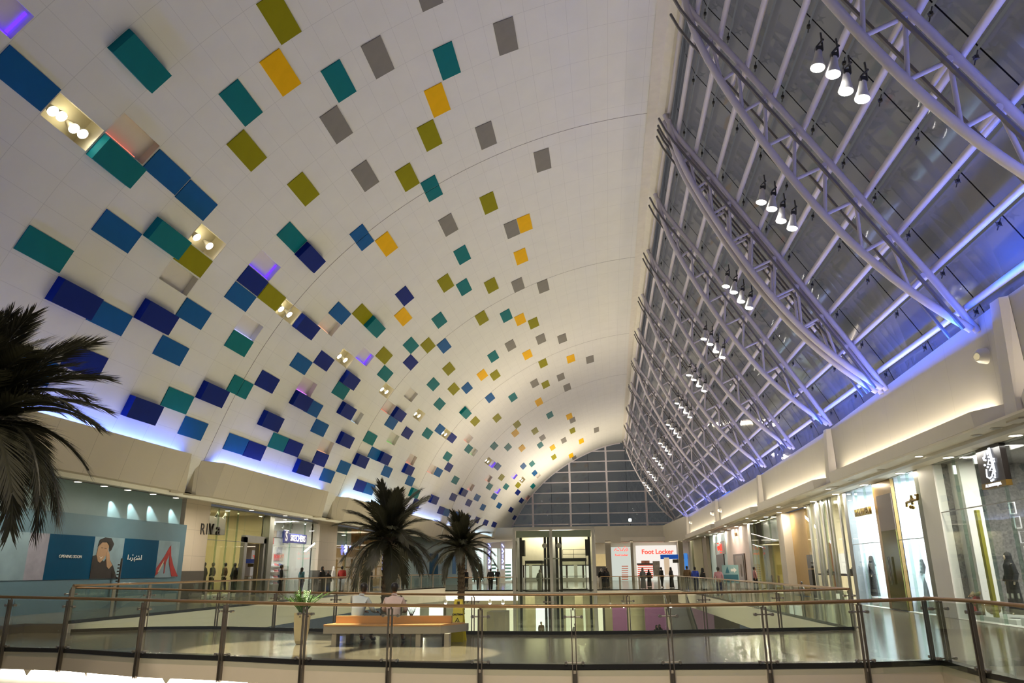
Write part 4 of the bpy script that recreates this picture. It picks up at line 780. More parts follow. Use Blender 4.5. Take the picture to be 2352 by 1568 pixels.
def person(loc, label, rz=0, shirt='black', legs='black', h=1.72, robe=False, scarf=None, group=None, longh=False, walk=.06, name='person', cat='person', sk=None, lod=1, hands=False):
    t = empty(name, (0, 0, 0), label, cat, group); s = h/1.72; sk = sk or M_skin
    sc = lambda d: {k: (tuple(v_*s for v_ in v[0]), tuple(r_*s for r_ in v[1]) if isinstance(v[1], tuple) else v[1]*s) for k, v in d.items()}
    body = dict(pel=((0, 0, .93), (.13, .09)), ch=((0, 0, 1.28), (.14, .09)), nk=((0, 0, 1.47), .05), hd=((0, -.01, 1.56), .05), sl=((.17, 0, 1.41), .045), el=((.23, .03, 1.15), .036), wl=((.24, -.05, .92), .026), hl=((.24, -.07, .83), .03), sr=((-.17, 0, 1.41), .045), er=((-.23, .03, 1.15), .036), wr=((-.24, -.05, .92), .026), hr=((-.24, -.07, .83), .03),
                kl=((.1, -walk*.7, .5), .055), al=((.1, -walk, .09), .04), fl=((.1, -walk-.14, .035), .035), kr=((-.1, walk*.5, .5), .055), ar=((-.1, walk*1.4, .1), .04), fr=((-.1, walk*1.4-.14, .035), .035), pl=((.08, 0, .9), .09), pr=((-.08, 0, .9), .09))
    E_ = [('pel', 'ch'), ('ch', 'nk'), ('nk', 'hd'), ('ch', 'sl'), ('sl', 'el'), ('el', 'wl'), ('wl', 'hl'), ('ch', 'sr'), ('sr', 'er'), ('er', 'wr'), ('wr', 'hr'), ('pel', 'pl'), ('pl', 'kl'), ('kl', 'al'), ('al', 'fl'), ('pel', 'pr'), ('pr', 'kr'), ('kr', 'ar'), ('ar', 'fr')]
    skin('body', sc(body), E_, sk, t, lod)
    if robe:
        b = MB(); b.lathe([(.27, .03), (.25, .3), (.22, .7), (.20, .95), (.19, 1.2), (.20, 1.36), (.15, 1.44), (.07, 1.5)], (0, 0, 0), 16, s, s*.72)
        b.v = [(x, y, z*s) for x, y, z in b.v]; b.tube([(.17*s, 0, 1.40*s), (.25*s, .03*s, 1.14*s), (.26*s, -.05*s, .92*s)], [.07*s, .075*s, .08*s], 10); b.tube([(-.17*s, 0, 1.40*s), (-.25*s, .03*s, 1.14*s), (-.26*s, -.05*s, .92*s)], [.07*s, .075*s, .08*s], 10); b.build('robe', cloth(shirt), t, smooth=True)
    else:
        sh = dict(pel=((0, 0, .92), (.155, .115)), w=((0, 0, 1.1), (.15, .11)), ch=((0, 0, 1.3), (.17, .115)), nk=((0, 0, 1.45), .07), sl=((.18, 0, 1.40), .065), el=((.235, .03, 1.16), .055), wl=((.245, -.03, .97), .045), sr=((-.18, 0, 1.40), .065), er=((-.235, .03, 1.16), .055), wr=((-.245, -.03, .97), .045))
        skin('shirt', sc(sh), [('pel', 'w'), ('w', 'ch'), ('ch', 'nk'), ('ch', 'sl'), ('sl', 'el'), ('el', 'wl'), ('ch', 'sr'), ('sr', 'er'), ('er', 'wr')], cloth(shirt), t, lod)
        tr = dict(pel=((0, 0, .95), (.14, .1)), pl=((.085, 0, .86), .105), kl=((.1, -walk*.7, .5), .075), al=((.1, -walk, .1), .06), pr=((-.085, 0, .86), .105), kr=((-.1, walk*.5, .5), .075), ar=((-.1, walk*1.4, .12), .06))
        skin('trousers', sc(tr), [('pel', 'pl'), ('pl', 'kl'), ('kl', 'al'), ('pel', 'pr'), ('pr', 'kr'), ('kr', 'ar')], cloth(legs), t, lod)
    head(t, 1.60*s, 0, 0, s, None if scarf else M_hair, sk, cloth(scarf) if scarf else None, longh)
    t.location = loc; t.rotation_euler = (0, 0, rz); return t
PI = math.pi
def at_floor(px, py_head, Z, D=None, Y=None, X=None):
    q = at(px, py_head, Y=Y, X=X); return Vector((q.x, q.y, Z))
P_ = [  # px, plane, z floor, args
    (647, dict(X=-19.6), .25, dict(label='man in black shirt standing with folded arms before the white shoe shop', shirt='black', legs='black', rz=PI*.6, h=1.78)),
    (694, dict(X=-19.0), .25, dict(label='woman with long dark hair in a teal top before the shoe shop', shirt='teal', legs='navy', longh=True, h=1.62, rz=PI*.8)),
    (741, dict(X=-18.2), .25, dict(label='person in a black robe beside the tiled pillar right of the shoe shop', shirt='black', robe=True, scarf='black', h=1.66, rz=1.2)),
    (754, dict(X=-18.0), .25, dict(label='smaller black-robed person close to the pillar right of the shoe shop', shirt='black', robe=True, scarf='black', h=1.4, rz=.3)),
    (786, dict(X=-17.4), .25, dict(label='man in a red shirt walking before the tan boutique', shirt='red', legs='grey', h=1.7, rz=PI)),
    (767, dict(X=-19.5), .25, dict(label='person in long white robe before the tan boutique', shirt='white', robe=True, scarf='white', h=1.7, rz=1.5)),
    (852, dict(X=-17.0), .25, dict(label='person in a black robe just left of the middle palm trunk', shirt='black', robe=True, scarf='black', h=1.6, rz=2.2)),
    (899, dict(X=-16.6), .25, dict(label='man in dark shirt leaning at the rail right of the middle palm trunk', shirt='black', legs='navy', h=1.66, rz=0)),
    (911, dict(X=-16.8), .25, dict(label='man in pale shirt leaning at the rail right of the middle palm trunk', shirt='white', legs='grey', h=1.66, rz=0)),
    (1071, dict(Y=72), 0, dict(label='dark figure just right of the far palm trunk on the far gallery', shirt='black', legs='black', h=1.7, rz=1)),
    (1100, dict(Y=63.2), 0, dict(label='man in dark grey shirt at the far gallery rail, left one of two', shirt='grey', legs='black', h=1.78, rz=PI)),
    (1127, dict(Y=63.0), 0, dict(label='man in black clothes at the far gallery rail, right one of two', shirt='black', legs='black', h=1.74, rz=PI)),
    (1143, dict(Y=80), 0, dict(label='distant dark figure before the lit corner shops', shirt='black', legs='black', h=1.7, rz=0)),
    (1381, dict(Y=72), 0, dict(label='woman in white headscarf and black robe left of the wide column', shirt='black', robe=True, scarf='white', h=1.65, rz=.3)),
    (1389, dict(Y=71), 0, dict(label='black-robed woman nearest the wide column, third from the lift', shirt='black', robe=True, scarf='black', h=1.6, rz=.2)),
    (1394, dict(Y=73), 0, dict(label='black-robed woman right beside the wide column', shirt='black', robe=True, scarf='black', h=1.66, rz=.8)),
    (1476, dict(Y=66), 0, dict(label='person in grey robe standing before the sports shop window', shirt='grey', robe=True, scarf='grey', h=1.66, rz=.5)),
    (1490, dict(Y=74), 0, dict(label='person in black seen behind the rail before the red shelves', shirt='black', robe=True, scarf='black', h=1.5, rz=.5)),
    (1519, dict(Y=70), 0, dict(label='man in black before the dark poster of the sports shop', shirt='black', legs='black', h=1.72, rz=2)),
    (1541, dict(Y=69), 0, dict(label='woman in wide black robe before the blue sports doorway', shirt='black', robe=True, scarf='black', h=1.7, rz=1)),
    (1578, dict(Y=60.5, Z=0), 0, dict(label='man in brown shirt at the far corner of the right gallery', shirt='brown', legs='black', h=1.78, rz=PI*.9)),
    (1596, dict(Y=56), 0, dict(label='man in bright blue shirt on the right gallery', shirt='blue', legs='navy', h=1.7, rz=2.6)),
    (1614, dict(Y=52), 0, dict(label='woman in black robe carrying something on the right gallery', shirt='black', robe=True, scarf='black', h=1.62, rz=2)),
    (1649, dict(Y=45), 0, dict(label='man in pink shirt with his back turned on the right gallery', shirt='pink', legs='navy', h=1.68, rz=PI)),
    (1733, dict(X=10.0), 0, dict(label='man in dusky pink shirt before the dark restaurant front', shirt='pink', legs='black', h=1.68, rz=1.2)),
    (1836, dict(X=8.2), 0, dict(label='small boy in white top beside the right gallery rail', shirt='white', legs='grey', h=1.05, rz=-1.2)),
    (1240, dict(Y=60.2), 0, dict(label='person in white inside the left lift car', shirt='white', robe=True, scarf='white', h=1.6, rz=.4)),
]
for px, pl_, zf, kw in P_:
    q = at(px, 1310, **{k: v for k, v in pl_.items() if k != 'Z'}); person((q.x, q.y, zf), lod=0 if q.y > 45 else 1, **kw)
# mannequins in the boutique (left)
M_man = mat('mannequin_dark', (.02, .018, .016), .35, noise=.05); M_manp = mat('mannequin_pale', (.6, .5, .36), .4, noise=.05)
for i, (px, sh, robe, lb) in enumerate([(467, 'black', True, 'in black gown beside the tiled pillar'), (487, 'black', False, 'in black jacket, second from the left'), (515, 'brown', False, 'in brown jacket over white top'), (537, 'black', True, 'in long black coat before the doorway'), (548, 'navy', False, 'in navy outfit nearest the dark doorway')]):
    q = at(px, 1320, X=-21.9); person((q.x, q.y, .45), f'boutique mannequin {lb}', -PI*.5, sh, 'black', 1.7, robe=robe, name='mannequin', cat='mannequin', sk=M_manp if i in (1, 2) else M_man)
    MB().box((q.x-.4, q.y-.4, .26), (q.x+.4, q.y+.4, .44)).build('display_plinth', M_shopw, tag(empty('display_plinth', (q.x, q.y, .26)), f'low display plinth under the boutique mannequin {lb}'[:90], 'plinth'))
# ================================================================== the two seated men
def seated(x, y, z, label, shirt_m, lean, tilt, side):
    t = empty('person', (0, 0, 0), label, 'person'); S_ = .44+z
    sh = lambda dy, dz: (0, dy, dz)
    L_ = lean
    pel, w_, ch, nk = (0, 0, S_+.1), (0, L_*.25, S_+.28), (0, L_*.7, S_+.48), (tilt*.3, L_*1.0, S_+.63)
    body = dict(pel=(pel, (.12, .09)), w=(w_, (.10, .07)), ch=(ch, (.10, .06)), nk=(nk, .052), hd=((tilt*.6, L_*1.15, S_+.72), .056))
    E_ = [('pel', 'w'), ('w', 'ch'), ('ch', 'nk'), ('nk', 'hd')]
    for n, sg in (('l', -1), ('r', 1)):
        body['s'+n] = ((sg*.16, L_*.75, S_+.53), .03); body['e'+n] = ((sg*.27, L_+.10, S_+.30), .04); body['w'+n] = ((sg*.17, L_+.38, S_+.24), .028)
        body['h'+n] = ((sg*.15, L_+.45, S_+.23), (.042, .02)); body['p'+n] = ((sg*.1, .05, S_+.07), .09); body['k'+n] = ((sg*.14, .46, S_+.09), .06); body['a'+n] = ((sg*.14, .44, z+.09), .042); body['f'+n] = ((sg*.15, .60, z+.04), .036)
        E_ += [('ch', 's'+n), ('s'+n, 'e'+n), ('e'+n, 'w'+n), ('w'+n, 'h'+n), ('pel', 'p'+n), ('p'+n, 'k'+n), ('k'+n, 'a'+n), ('a'+n, 'f'+n)]
        for f in range(4):
            a_, b_, c_ = 'f%s%da' % (n, f), 'f%s%db' % (n, f), 'f%s%dc' % (n, f); xx = sg*.15+(f-1.5)*.022; ln = (.035, .042, .04, .03)[f]
            body[a_] = ((xx, L_+.50, S_+.235), .0095); body[b_] = ((xx, L_+.50+ln, S_+.22), .009); body[c_] = ((xx, L_+.52+ln, S_+.19), .008); E_ += [('h'+n, a_), (a_, b_), (b_, c_)]
        body['t'+n] = ((sg*.11, L_+.44, S_+.22), .011); body['u'+n] = ((sg*.10, L_+.49, S_+.20), .01); E_ += [('h'+n, 't'+n), ('t'+n, 'u'+n)]
    skin('body', body, E_, M_skin, t, 1)
    cl = dict(pel=((0, -.02, S_+.06), (.18, .135)), w=((0, L_*.25-.01, S_+.26), (.175, .125)), ch=((0, L_*.7-.01, S_+.47), (.20, .13)), nk=((tilt*.2, L_*.93, S_+.615), .082))
    E2 = [('pel', 'w'), ('w', 'ch'), ('ch', 'nk')]
    for n, sg in (('l', -1), ('r', 1)):
        cl['s'+n] = ((sg*.19, L_*.75, S_+.54), .075); cl['e'+n] = ((sg*.275, L_+.09, S_+.30), .062); cl['w'+n] = ((sg*.19, L_+.33, S_+.245), .048); E2 += [('ch', 's'+n), ('s'+n, 'e'+n), ('e'+n, 'w'+n)]
    skin('shirt', cl, E2, shirt_m, t, 2)
    cb = MB(); cb.tube([(nk[0]-.055, nk[1]-.02, nk[2]+.02), (nk[0], nk[1]-.06, nk[2]+.03), (nk[0]+.055, nk[1]-.02, nk[2]+.02), (nk[0], nk[1]+.05, nk[2]-.04), (nk[0]-.05, nk[1]-.03, nk[2]-.01)], .022, 6); cb.build('collar', shirt_m, t, smooth=True)
    tr = dict(pel=((0, 0, S_+.03), (.17, .12)))
    E3 = []
    for n, sg in (('l', -1), ('r', 1)):
        tr['p'+n] = ((sg*.1, .05, S_+.06), .11); tr['k'+n] = ((sg*.14, .46, S_+.09), .08); tr['a'+n] = ((sg*.14, .44, z+.12), .065); E3 += [('pel', 'p'+n), ('p'+n, 'k'+n), ('k'+n, 'a'+n)]
    skin('trousers', tr, E3, cloth('black'), t, 1)
    for sg in (-1, 1): MB().ball((sg*.15, .55, z+.05), .055, .8, 2.0, .8, 10, 6).build('shoe', M_dark, t, smooth=True)
    head(t, S_+.80, L_*1.18, tilt, 1.0, M_hair, None, None, False, fy=1)
    t.location = (x, y, 0); t.rotation_euler = (0, 0, side); return t
qa = at(822, 1405, Y=18.5); qb = at(905, 1405, Y=18.5)
M_sb = mat('shirt_pale_blue', (.50, .58, .60), .8, noise=.06, nscale=6, bump=.3); M_sp = joint_mat('shirt_pink_check', (.62, .50, .47), .10, .10, .88, .8, .03, axes=((0, .035), (2, .035)))
seated(qa.x, 18.45, 0, 'man in pale blue shirt leaning forward on the bench, seen from behind', M_sb, .16, .05, -.25)
seated(qb.x, 18.45, 0, 'man in pale pink checked shirt sitting on the bench, seen from behind', M_sp, .05, .0, .05)
# ================================================================== bench, planter, caution sign
M_wood = mat('orange_wood', (.46, .24, .09), .4, noise=.12, nscale=2); M_conc = mat('bench_stone', (.26, .23, .19), .6, noise=.05)
BX0, BX1 = at(748, 1445, Y=17.6).x, at(1062, 1445, Y=17.7).x
t = empty('bench', ((BX0+BX1)/2, 17.95, 0), 'long bench with orange wooden seat boards and low backrest on the bridge', 'bench')
MB().prism([(BX0, 17.45), (BX1-.45, 17.45), (BX1, 18.25), (BX1, 18.5), (BX0+.1, 18.5)], 2, .28, .44).build('frame', M_conc, t)
MB().prism([(BX0, 17.44), (BX1-.45, 17.44), (BX1-.04, 18.2), (BX0+.1, 18.5)], 2, .441, .475).build('seat', M_wood, t)
x0, x1 = at(776, 1420, Y=18.0).x, at(1040, 1420, Y=18.0).x; MB().box((x0, 17.86, .476), (x1, 17.98, .64)).build('backrest', M_wood, t, bevel=.008)
for x_, y_ in ((BX0+.25, 17.6), (at(963, 1470, Y=17.6).x, 17.6), (at(1028, 1470, Y=17.6).x, 17.6), (BX0+.35, 18.3), (BX1-.5, 18.25)): MB().box((x_-.055, y_-.12, 0), (x_+.055, y_+.12, .28)).build('leg', M_conc, t)
M_pot = mat('sand_planter', (.55, .46, .27), .55, noise=.05, bump=.1); c_ = at(690, 1479, Z=0); t = empty('planter', (c_.x, c_.y, 0), 'tall tapering sand-coloured planter left of the bench', 'planter')
b = MB(); pr = [(.105, 0), (.15, .08), (.185, .35), (.20, .62), (.205, .70), (.175, .70), (.17, .60)]
b.lathe(pr, (c_.x, c_.y, 0), 4); b.v = [((v[0]-c_.x)*math.cos(.6)-(v[1]-c_.y)*math.sin(.6)+c_.x, (v[0]-c_.x)*math.sin(.6)+(v[1]-c_.y)*math.cos(.6)+c_.y, v[2]) for v in b.v]; b.build('pot', M_pot, t, bevel=.02)
M_soil = mat('soil', (.03, .02, .012), .9); MB().lathe([(.155, .60), (.155, .64)], (c_.x, c_.y, 0), 4).build('soil', M_soil, t)
M_leaf = mat('leaf_green', (.05, .13, .02), .35, noise=.3, nscale=8); pl_ = empty('potted_plant', (c_.x, c_.y, .62), 'bushy green leafy plant growing in the tall planter', 'plant')
rnd = random.Random(3)
def leaf(b, p, d, L_, w_, nrm):
    d = d.normalized(); s_ = d.cross(nrm).normalized()*w_; b.add([p, p+d*L_*.45+s_+nrm*.006, p+d*L_, p+d*L_*.45-s_+nrm*.006], [(0, 1, 2, 3)])
for k_ in range(38):
    a = rnd.random()*6.28; lean = rnd.uniform(.2, 1.0) if k_ > 2 else .1; H_ = rnd.uniform(.34, .66)
    if k_ == 0: a, lean, H_ = .3, 1.15, .75
    b = MB(); st = [Vector((c_.x+.05*math.cos(a), c_.y+.05*math.sin(a), .62))]; n_ = 13
    for i in range(1, n_+1):
        f = i/n_; st.append(Vector((c_.x+math.cos(a)*(.05+lean*.5*f**1.5*H_/.6), c_.y+math.sin(a)*(.05+lean*.5*f**1.5*H_/.6), .62+H_*(f-.18*lean*f*f))))
    b.tube(st, [.010-.006*i/n_ for i in range(n_+1)], 5)
    for i in range(3, n_+1):
        d = (st[i]-st[i-1]).normalized(); sd = d.cross(Vector((math.cos(a), math.sin(a), .3))).normalized()
        for sg in (-1, 1): leaf(b, st[i], d*.7+sd*sg*.9+Vector((0, 0, .1)), rnd.uniform(.055, .085), .017, (Vector((math.cos(a), math.sin(a), 0))*-.3+Vector((0, 0, 1))).normalized())
    b.build('stem', M_leaf, pl_, fix=False)
M_ys = mat('caution_yellow', (.62, .50, .01), .4, noise=.03)
c_ = at(1052, 1480, Y=18.9); sx0 = at(1040, 1420, Y=18.9).x; sx1 = at(1064, 1420, Y=18.9).x; mx_ = (sx0+sx1)/2
t = empty('caution_sign', (mx_, 18.9, 0), 'yellow folding caution wet-floor board behind the bench end', 'caution sign')
zt_ = at(1052, 1376, Y=18.9).z
def aboard(y0, y1, name):
    b = MB(); w0, w1 = .17, .10
    for (za, zb, xa, xb) in ((0, zt_-.13, -1, 1), (zt_-.13, zt_-.05, -1, -.35), (zt_-.13, zt_-.05, .35, 1), (zt_-.05, zt_, -1, 1)):
        ya, yb = y0+(y1-y0)*za/zt_, y0+(y1-y0)*zb/zt_; wa, wb = w0+(w1-w0)*za/zt_, w0+(w1-w0)*zb/zt_
        b.hexa([(mx_+xa*wa, ya, za), (mx_+xb*wa, ya, za), (mx_+xb*wa, ya+.02, za), (mx_+xa*wa, ya+.02, za), (mx_+xa*wb, yb, zb), (mx_+xb*wb, yb, zb), (mx_+xb*wb, yb+.02, zb), (mx_+xa*wb, yb+.02, zb)])
    return b.build(name, M_ys, t)
pf = aboard(18.72, 18.93, 'front_board'); aboard(19.16, 18.97, 'rear_board')
text('lettering', 'CAUTION', .058, M_blk, (mx_, 18.84, zt_*.64), (1, 0, 0), pf, .004, bold=.002)
b = MB()
for p, q in (((-.085, .38), (.085, .38)), ((.085, .38), (0, .53)), ((0, .53), (-.085, .38)), ((-.02, .49), (.02, .44)), ((.02, .44), (-.03, .41)), ((.02, .44), (.045, .41))): b.tube([(mx_+p[0], 18.795+(p[1]-.4)*.25, p[1]), (mx_+q[0], 18.795+(q[1]-.4)*.25, q[1])], .007, 5)
b.build('warning_symbol', M_blk, pf)
spot('bridge_spot', (-4.0, 17.5, 12.5), (-3.9, 16.2, 0), 27000, 15, (1, .88, .66), .15, .1); spot('bridge_spot', (-6.5, 17.5, 12), (-7.6, 17.2, 0), 27000, 19, (1, .88, .66), .25, .1)
# ================================================================== right shopfronts
XR = 11.2
def yR(px, py=1250): return at(px, py, X=XR).y
def boxR(px0, px1, z0, z1, d, m_, name, parent=None, X=XR, py=1250):
    a, b_ = at(px0, py, X=X).y, at(px1, py, X=X).y; return MB().box((X, min(a, b_), z0), (X+d, max(a, b_), z1)).build(name, m_, parent)
ZT = 4.96
def roomR(pn, pf, depth, m_, light, col=(1, .95, .88), lz=4.85):
    a, b_ = yR(pn), yR(pf); b = MB(); X0, X1 = XR+.15, XR+depth
    b.box((X1, a, 0), (X1+.08, b_, ZT)); b.box((X0, a-.06, 0), (X1, a, ZT)); b.box((X0, b_, 0), (X1, b_+.06, ZT)); b.box((X0, a, ZT), (X1, b_, ZT+.06))
    structure(b.build('wall_right', m_)); structure(MB().box((X0-.2, a, -.05), (X1, b_, .012)).build('floor', M_shopw))
    if light: area('shop_light', ((X0+X1)/2, (a+b_)/2, lz), (0, 0, -1), depth*.6, abs(b_-a)*.8, light, col)
    return a, b_
def glassR(pn, pf, n, label, z1=ZT-.02, tr=None, m_=None):
    return glazing('shop_window', XR, yR(pn), yR(pf), .02, z1, n, label, m_, M_mirror, 1, tr)
# a) grey clad shop nearest to the viewer, black sign
a, b_ = roomR(2480, 2172, 4.5, M_rock, 480, (1, .97, .9))
glassR(2480, 2172, 5, 'tall glass front of the nearest grey-clad shop on the right', tr=3.35)
boxR(2205, 2235, .02, ZT, .5, M_shopw, 'column', tag(empty('light_column', (XR+.7, yR(2220), 0)), 'narrow lit white upright inside the nearest grey-clad shop', 'column'), X=XR+.5)
t = empty('shop_sign', (XR-.15, yR(2268), 4.0), 'black illuminated calligraphy sign board on the nearest right shop', 'shop sign')
ya, yb = at(2303, 1070, X=XR-.15).y, at(2246, 1070, X=XR-.15).y; zt_, zb = at(2270, 1024, X=XR-.15).z, at(2274, 1108, X=XR-.15).z
MB().box((XR-.14, ya, zb), (XR+.02, yb, zt_)).build('sign_board', mat('sign_black', (.01, .008, .008), .3), t); MB().box((XR-.15, ya, zb-.16), (XR+.02, yb, zb)).build('gold_strip', mat('sign_gold', (.16, .10, .02), .35, .4), t)
hs = zt_-zb; M_sg = emis('sign_glow_white', (.85, .9, 1), 1.8)
strokes('calligraphy', [[(.2, .95), (.3, .1)], [(.26, .95), (.34, .2)], [(.12, .9), (.08, .75)], [(-.05, .85), (-.12, .7)], [(.3, .6), (.42, .6), (.42, .5), (.3, .52), (.1, .6), (.0, .48), (.25, .42), (.02, .28), (.25, .26), (.1, .1), (-.05, .05), (-.2, .12), (-.15, .35)], [(.12, .68)], [(-.2, .48)], [(-.1, .62)], [(-.22, .72), (-.18, .62)], [(.02, -.02)], [(.14, .0)], [(.26, .06)], [(-.04, .4)], [(-.12, .75), (-.2, .66)]], M_sg, Vector((XR-.17, (ya+yb)/2+.05, zb+.06)), (0, -1, 0), hs*.93, t, .022)
text('lettering', 'AL MOTAHAJIBA', .12, M_sg, (XR-.155, (ya+yb)/2, zb-.08), (0, -1, 0), t, .01)
t = empty('hanging_frames', (XR+.8, yR(2282), 1.6), 'column of small clear display frames in the nearest right shop', 'display frames')
for i in range(6): z = 1.0+.42*i; y = yR(2300-i*5); b = MB(); b.tube([(XR+.8, y-.16, z), (XR+.8, y+.16, z), (XR+.8, y+.16, z+.32), (XR+.8, y-.16, z+.32), (XR+.8, y-.16, z)], .022, 5); b.build('frame', M_sw, t)
boxR(2251, 2257, .15, 3.3, .1, mat('olive_strip', (.30, .28, .03), .4), 'strip', tag(empty('glass_edge_strip', (XR+.3, yR(2250), 0)), 'yellow green vertical strip beside the seated scarfed figure', 'panel'), X=XR+.3)
boxR(2310, 2450, .012, .22, 1.4, M_shopw, 'plinth', tag(empty('display_plinth', (XR+.3, yR(2400), 0)), 'white window plinth under the black-gowned mannequin at right edge', 'plinth'), X=XR+.3); boxR(2180, 2300, .012, .14, 1.4, M_shopw, 'plinth', tag(empty('display_plinth', (XR+.3, yR(2240), 0)), 'white window plinth under the seated scarfed figure', 'plinth'), X=XR+.3)
q = at(2333, 1380, X=XR+.8); person((q.x, q.y, .22), 'black-gowned mannequin in the shop window at the right edge', -PI*.5, 'black', 'black', 1.78, robe=True, scarf='black', name='mannequin', cat='mannequin', sk=M_manp)
# seated scarfed figure on a rough seat
q = at(2258, 1340, X=XR+.75); M_flo = mat('floral_cloth', (.42, .34, .20), .8, noise=.9, nscale=7)
t = empty('seat_rock', (q.x, q.y, .14), 'rough brown woven seat under the scarfed figure', 'seat'); b = MB(); b.lathe([(.36, 0), (.44, .12), (.46, .3), (.4, .42), (.25, .46)], (q.x, q.y, .14), 14); b.build('seat', mat('woven_brown', (.16, .12, .05), .9, noise=.8, nscale=9, bump=.8), t, smooth=True)
t = empty('mannequin', (q.x, q.y, .6), 'seated figure in dark red headscarf and flowery top at the window', 'mannequin')
J = dict(pel=((q.x, q.y, .68), (.17, .15)), ch=((q.x-.05, q.y, 1.02), (.15, .12)), nk=((q.x-.07, q.y, 1.2), .06), sl=((q.x-.05, q.y+.2, 1.12), .075), el=((q.x-.12, q.y+.34, .86), .07), wl=((q.x-.38, q.y+.12, .72), .05), sr=((q.x-.05, q.y-.2, 1.12), .075), er=((q.x-.12, q.y-.34, .86), .07), wr=((q.x-.38, q.y-.08, .74), .05))
E_ = [('pel', 'ch'), ('ch', 'nk'), ('ch', 'sl'), ('sl', 'el'), ('el', 'wl'), ('ch', 'sr'), ('sr', 'er'), ('er', 'wr')]
def reloc(o, par): o.data.transform(Matrix.Translation(-wloc(par)))
o = skin('flowery_top', J, E_, M_flo, t, 1); reloc(o, t)
o = skin('trousers', dict(p=((q.x, q.y, .66), .13), a=((q.x-.3, q.y+.1, .62), .10), b=((q.x-.42, q.y+.1, .22), .06), c=((q.x-.3, q.y-.1, .62), .10), d=((q.x-.42, q.y-.12, .22), .06)), [('p', 'a'), ('a', 'b'), ('p', 'c'), ('c', 'd')], mat('cloth_coral', (.5, .09, .09), .8), t, 1); reloc(o, t)
for sg in (-1, 1):
    hb = MB(); hb.ball((q.x-.42, q.y+sg*.07, .72), .035); [hb.tube([(q.x-.43, q.y+sg*.07+(f-1.5)*.018, .715), (q.x-.475, q.y+sg*.07+(f-1.5)*.018, .70), (q.x-.49, q.y+sg*.07+(f-1.5)*.018, .675)], .008, 5) for f in range(4)]; hb.tube([(q.x-.42, q.y+sg*.03, .72), (q.x-.45, q.y+sg*.015, .70)], .009, 5); hb.build('hand', M_skin, t, smooth=True)
c_ = MB(); c_.lathe([(.16, -.22), (.12, -.12), (.10, -.05), (.105, .04), (.09, .1), (.05, .14), (.005, .15)], (q.x-.06, q.y, 1.36), 16); c_.build('headscarf', mat('cloth_wine', (.16, .012, .025), .8, noise=.2), t, smooth=True); MB().ball((q.x-.135, q.y, 1.37), .06, .6, .8, 1.2).build('face', M_skin, t, smooth=True)
# b) white pillar, white shop with gold signs, bronze door
tt = empty('pillar', (XR, yR(2150), 0), 'white upright pillar between the grey-clad shop and the white shop', 'pillar'); boxR(2172, 2134, 0, ZT, .3, M_shopw, 'pillar', tt, X=XR-.05)
tt = empty('glass_edge_column', (XR, yR(2128), 0), 'grey-green slim column left of the white pillar', 'column'); boxR(2134, 2124, 0, ZT, .3, mat('grey_green_col', (.20, .22, .17), .4), 'column', tt, X=XR-.03)
a, b_ = roomR(2124, 2066, 3.2, mat('cool_white', (.74, .80, .86), .5, noise=.01), 520, (.93, .97, 1)); glassR(2124, 2066, 3, 'white shop window with gold script sign and black gowns', tr=2.6)
a, b_ = roomR(2022, 1958, 3.2, mat('cool_white', (.74, .80, .86), .5), 520, (.93, .97, 1)); glassR(2022, 1958, 3, 'white shop window left of the bronze door with gold letters', tr=2.6)
t = empty('bronze_door', (XR, yR(2044), 0), 'tall bronze-brown framed entrance door between two white shop windows', 'door')
boxR(2066, 2022, .02, ZT-.02, .12, M_gold2, 'frame', t, X=XR); boxR(2062, 2028, .04, 3.0, .05, mat('olive_glass', (.13, .12, .02), .12, .3), 'door_leaf', t, X=XR-.06); boxR(2062, 2028, 3.0, 4.4, .05, M_brown, 'top_panel', t, X=XR-.06)
for d_ in (-.06, .06): MB().tube([(XR-.14, yR(2044)+d_, .95), (XR-.14, yR(2044)+d_, 2.0)], .018, 8).build('handle', mat('chrome', (.7, .7, .68), .1, 1), t)
for n, (px, w_) in enumerate(((2097, 1), (2118, 1))):
    q = at(px, 1330, X=XR+.7); person((q.x, q.y, .45), ['black-gowned mannequin left in the white window with script sign', 'black-gowned mannequin right in the white window with script sign'][n], -PI*.5, 'black', 'black', 1.74, robe=True, scarf='black', name='mannequin', cat='mannequin', sk=M_man)
boxR(2124, 2066, .012, .45, 1.2, M_shopw, 'plinth', tag(empty('display_plinth', (XR+.4, yR(2100), 0)), 'white stepped plinth under the black gowns with script sign', 'plinth'), X=XR+.3)
q = at(2005, 1320, X=XR+.6); person((q.x, q.y, .35), 'mannequin in black patterned gown left of the bronze door', -PI*.6, 'black', 'black', 1.72, robe=True, scarf='black', name='mannequin', cat='mannequin', sk=M_manp)
boxR(2022, 1985, .012, .35, 1.1, M_shopw, 'plinth', tag(empty('display_plinth', (XR+.4, yR(2004), 0)), 'white plinth under the gown left of the bronze door', 'plinth'), X=XR+.3)
M_gsign = mat('gold_sign', (.25, .16, .03), .35, .7, noise=.1)
q = at(1982, 1176, X=XR-.12); t = empty('shop_sign', q, 'gold HANAYEN letters left of the bronze door', 'shop sign'); text('lettering', 'HANAYEN', .42, M_gsign, q, (0, -1, 0), t, .05, bold=.012)
q = at(2095, 1151, X=XR-.12); t = empty('shop_sign', q, 'gold script sign right of the bronze door', 'shop sign'); strokes('script', [[(-.9, -.25), (-.85, 0), (-.75, 0), (.8, .05), (.9, .3), (.6, .32)], [(0, .35), (0, -.2)], [(-.2, .1), (.2, .1)], [(-.3, -.3)], [(0, -.35)]], M_gsign, q, (0, -1, 0), .62, t, .05)
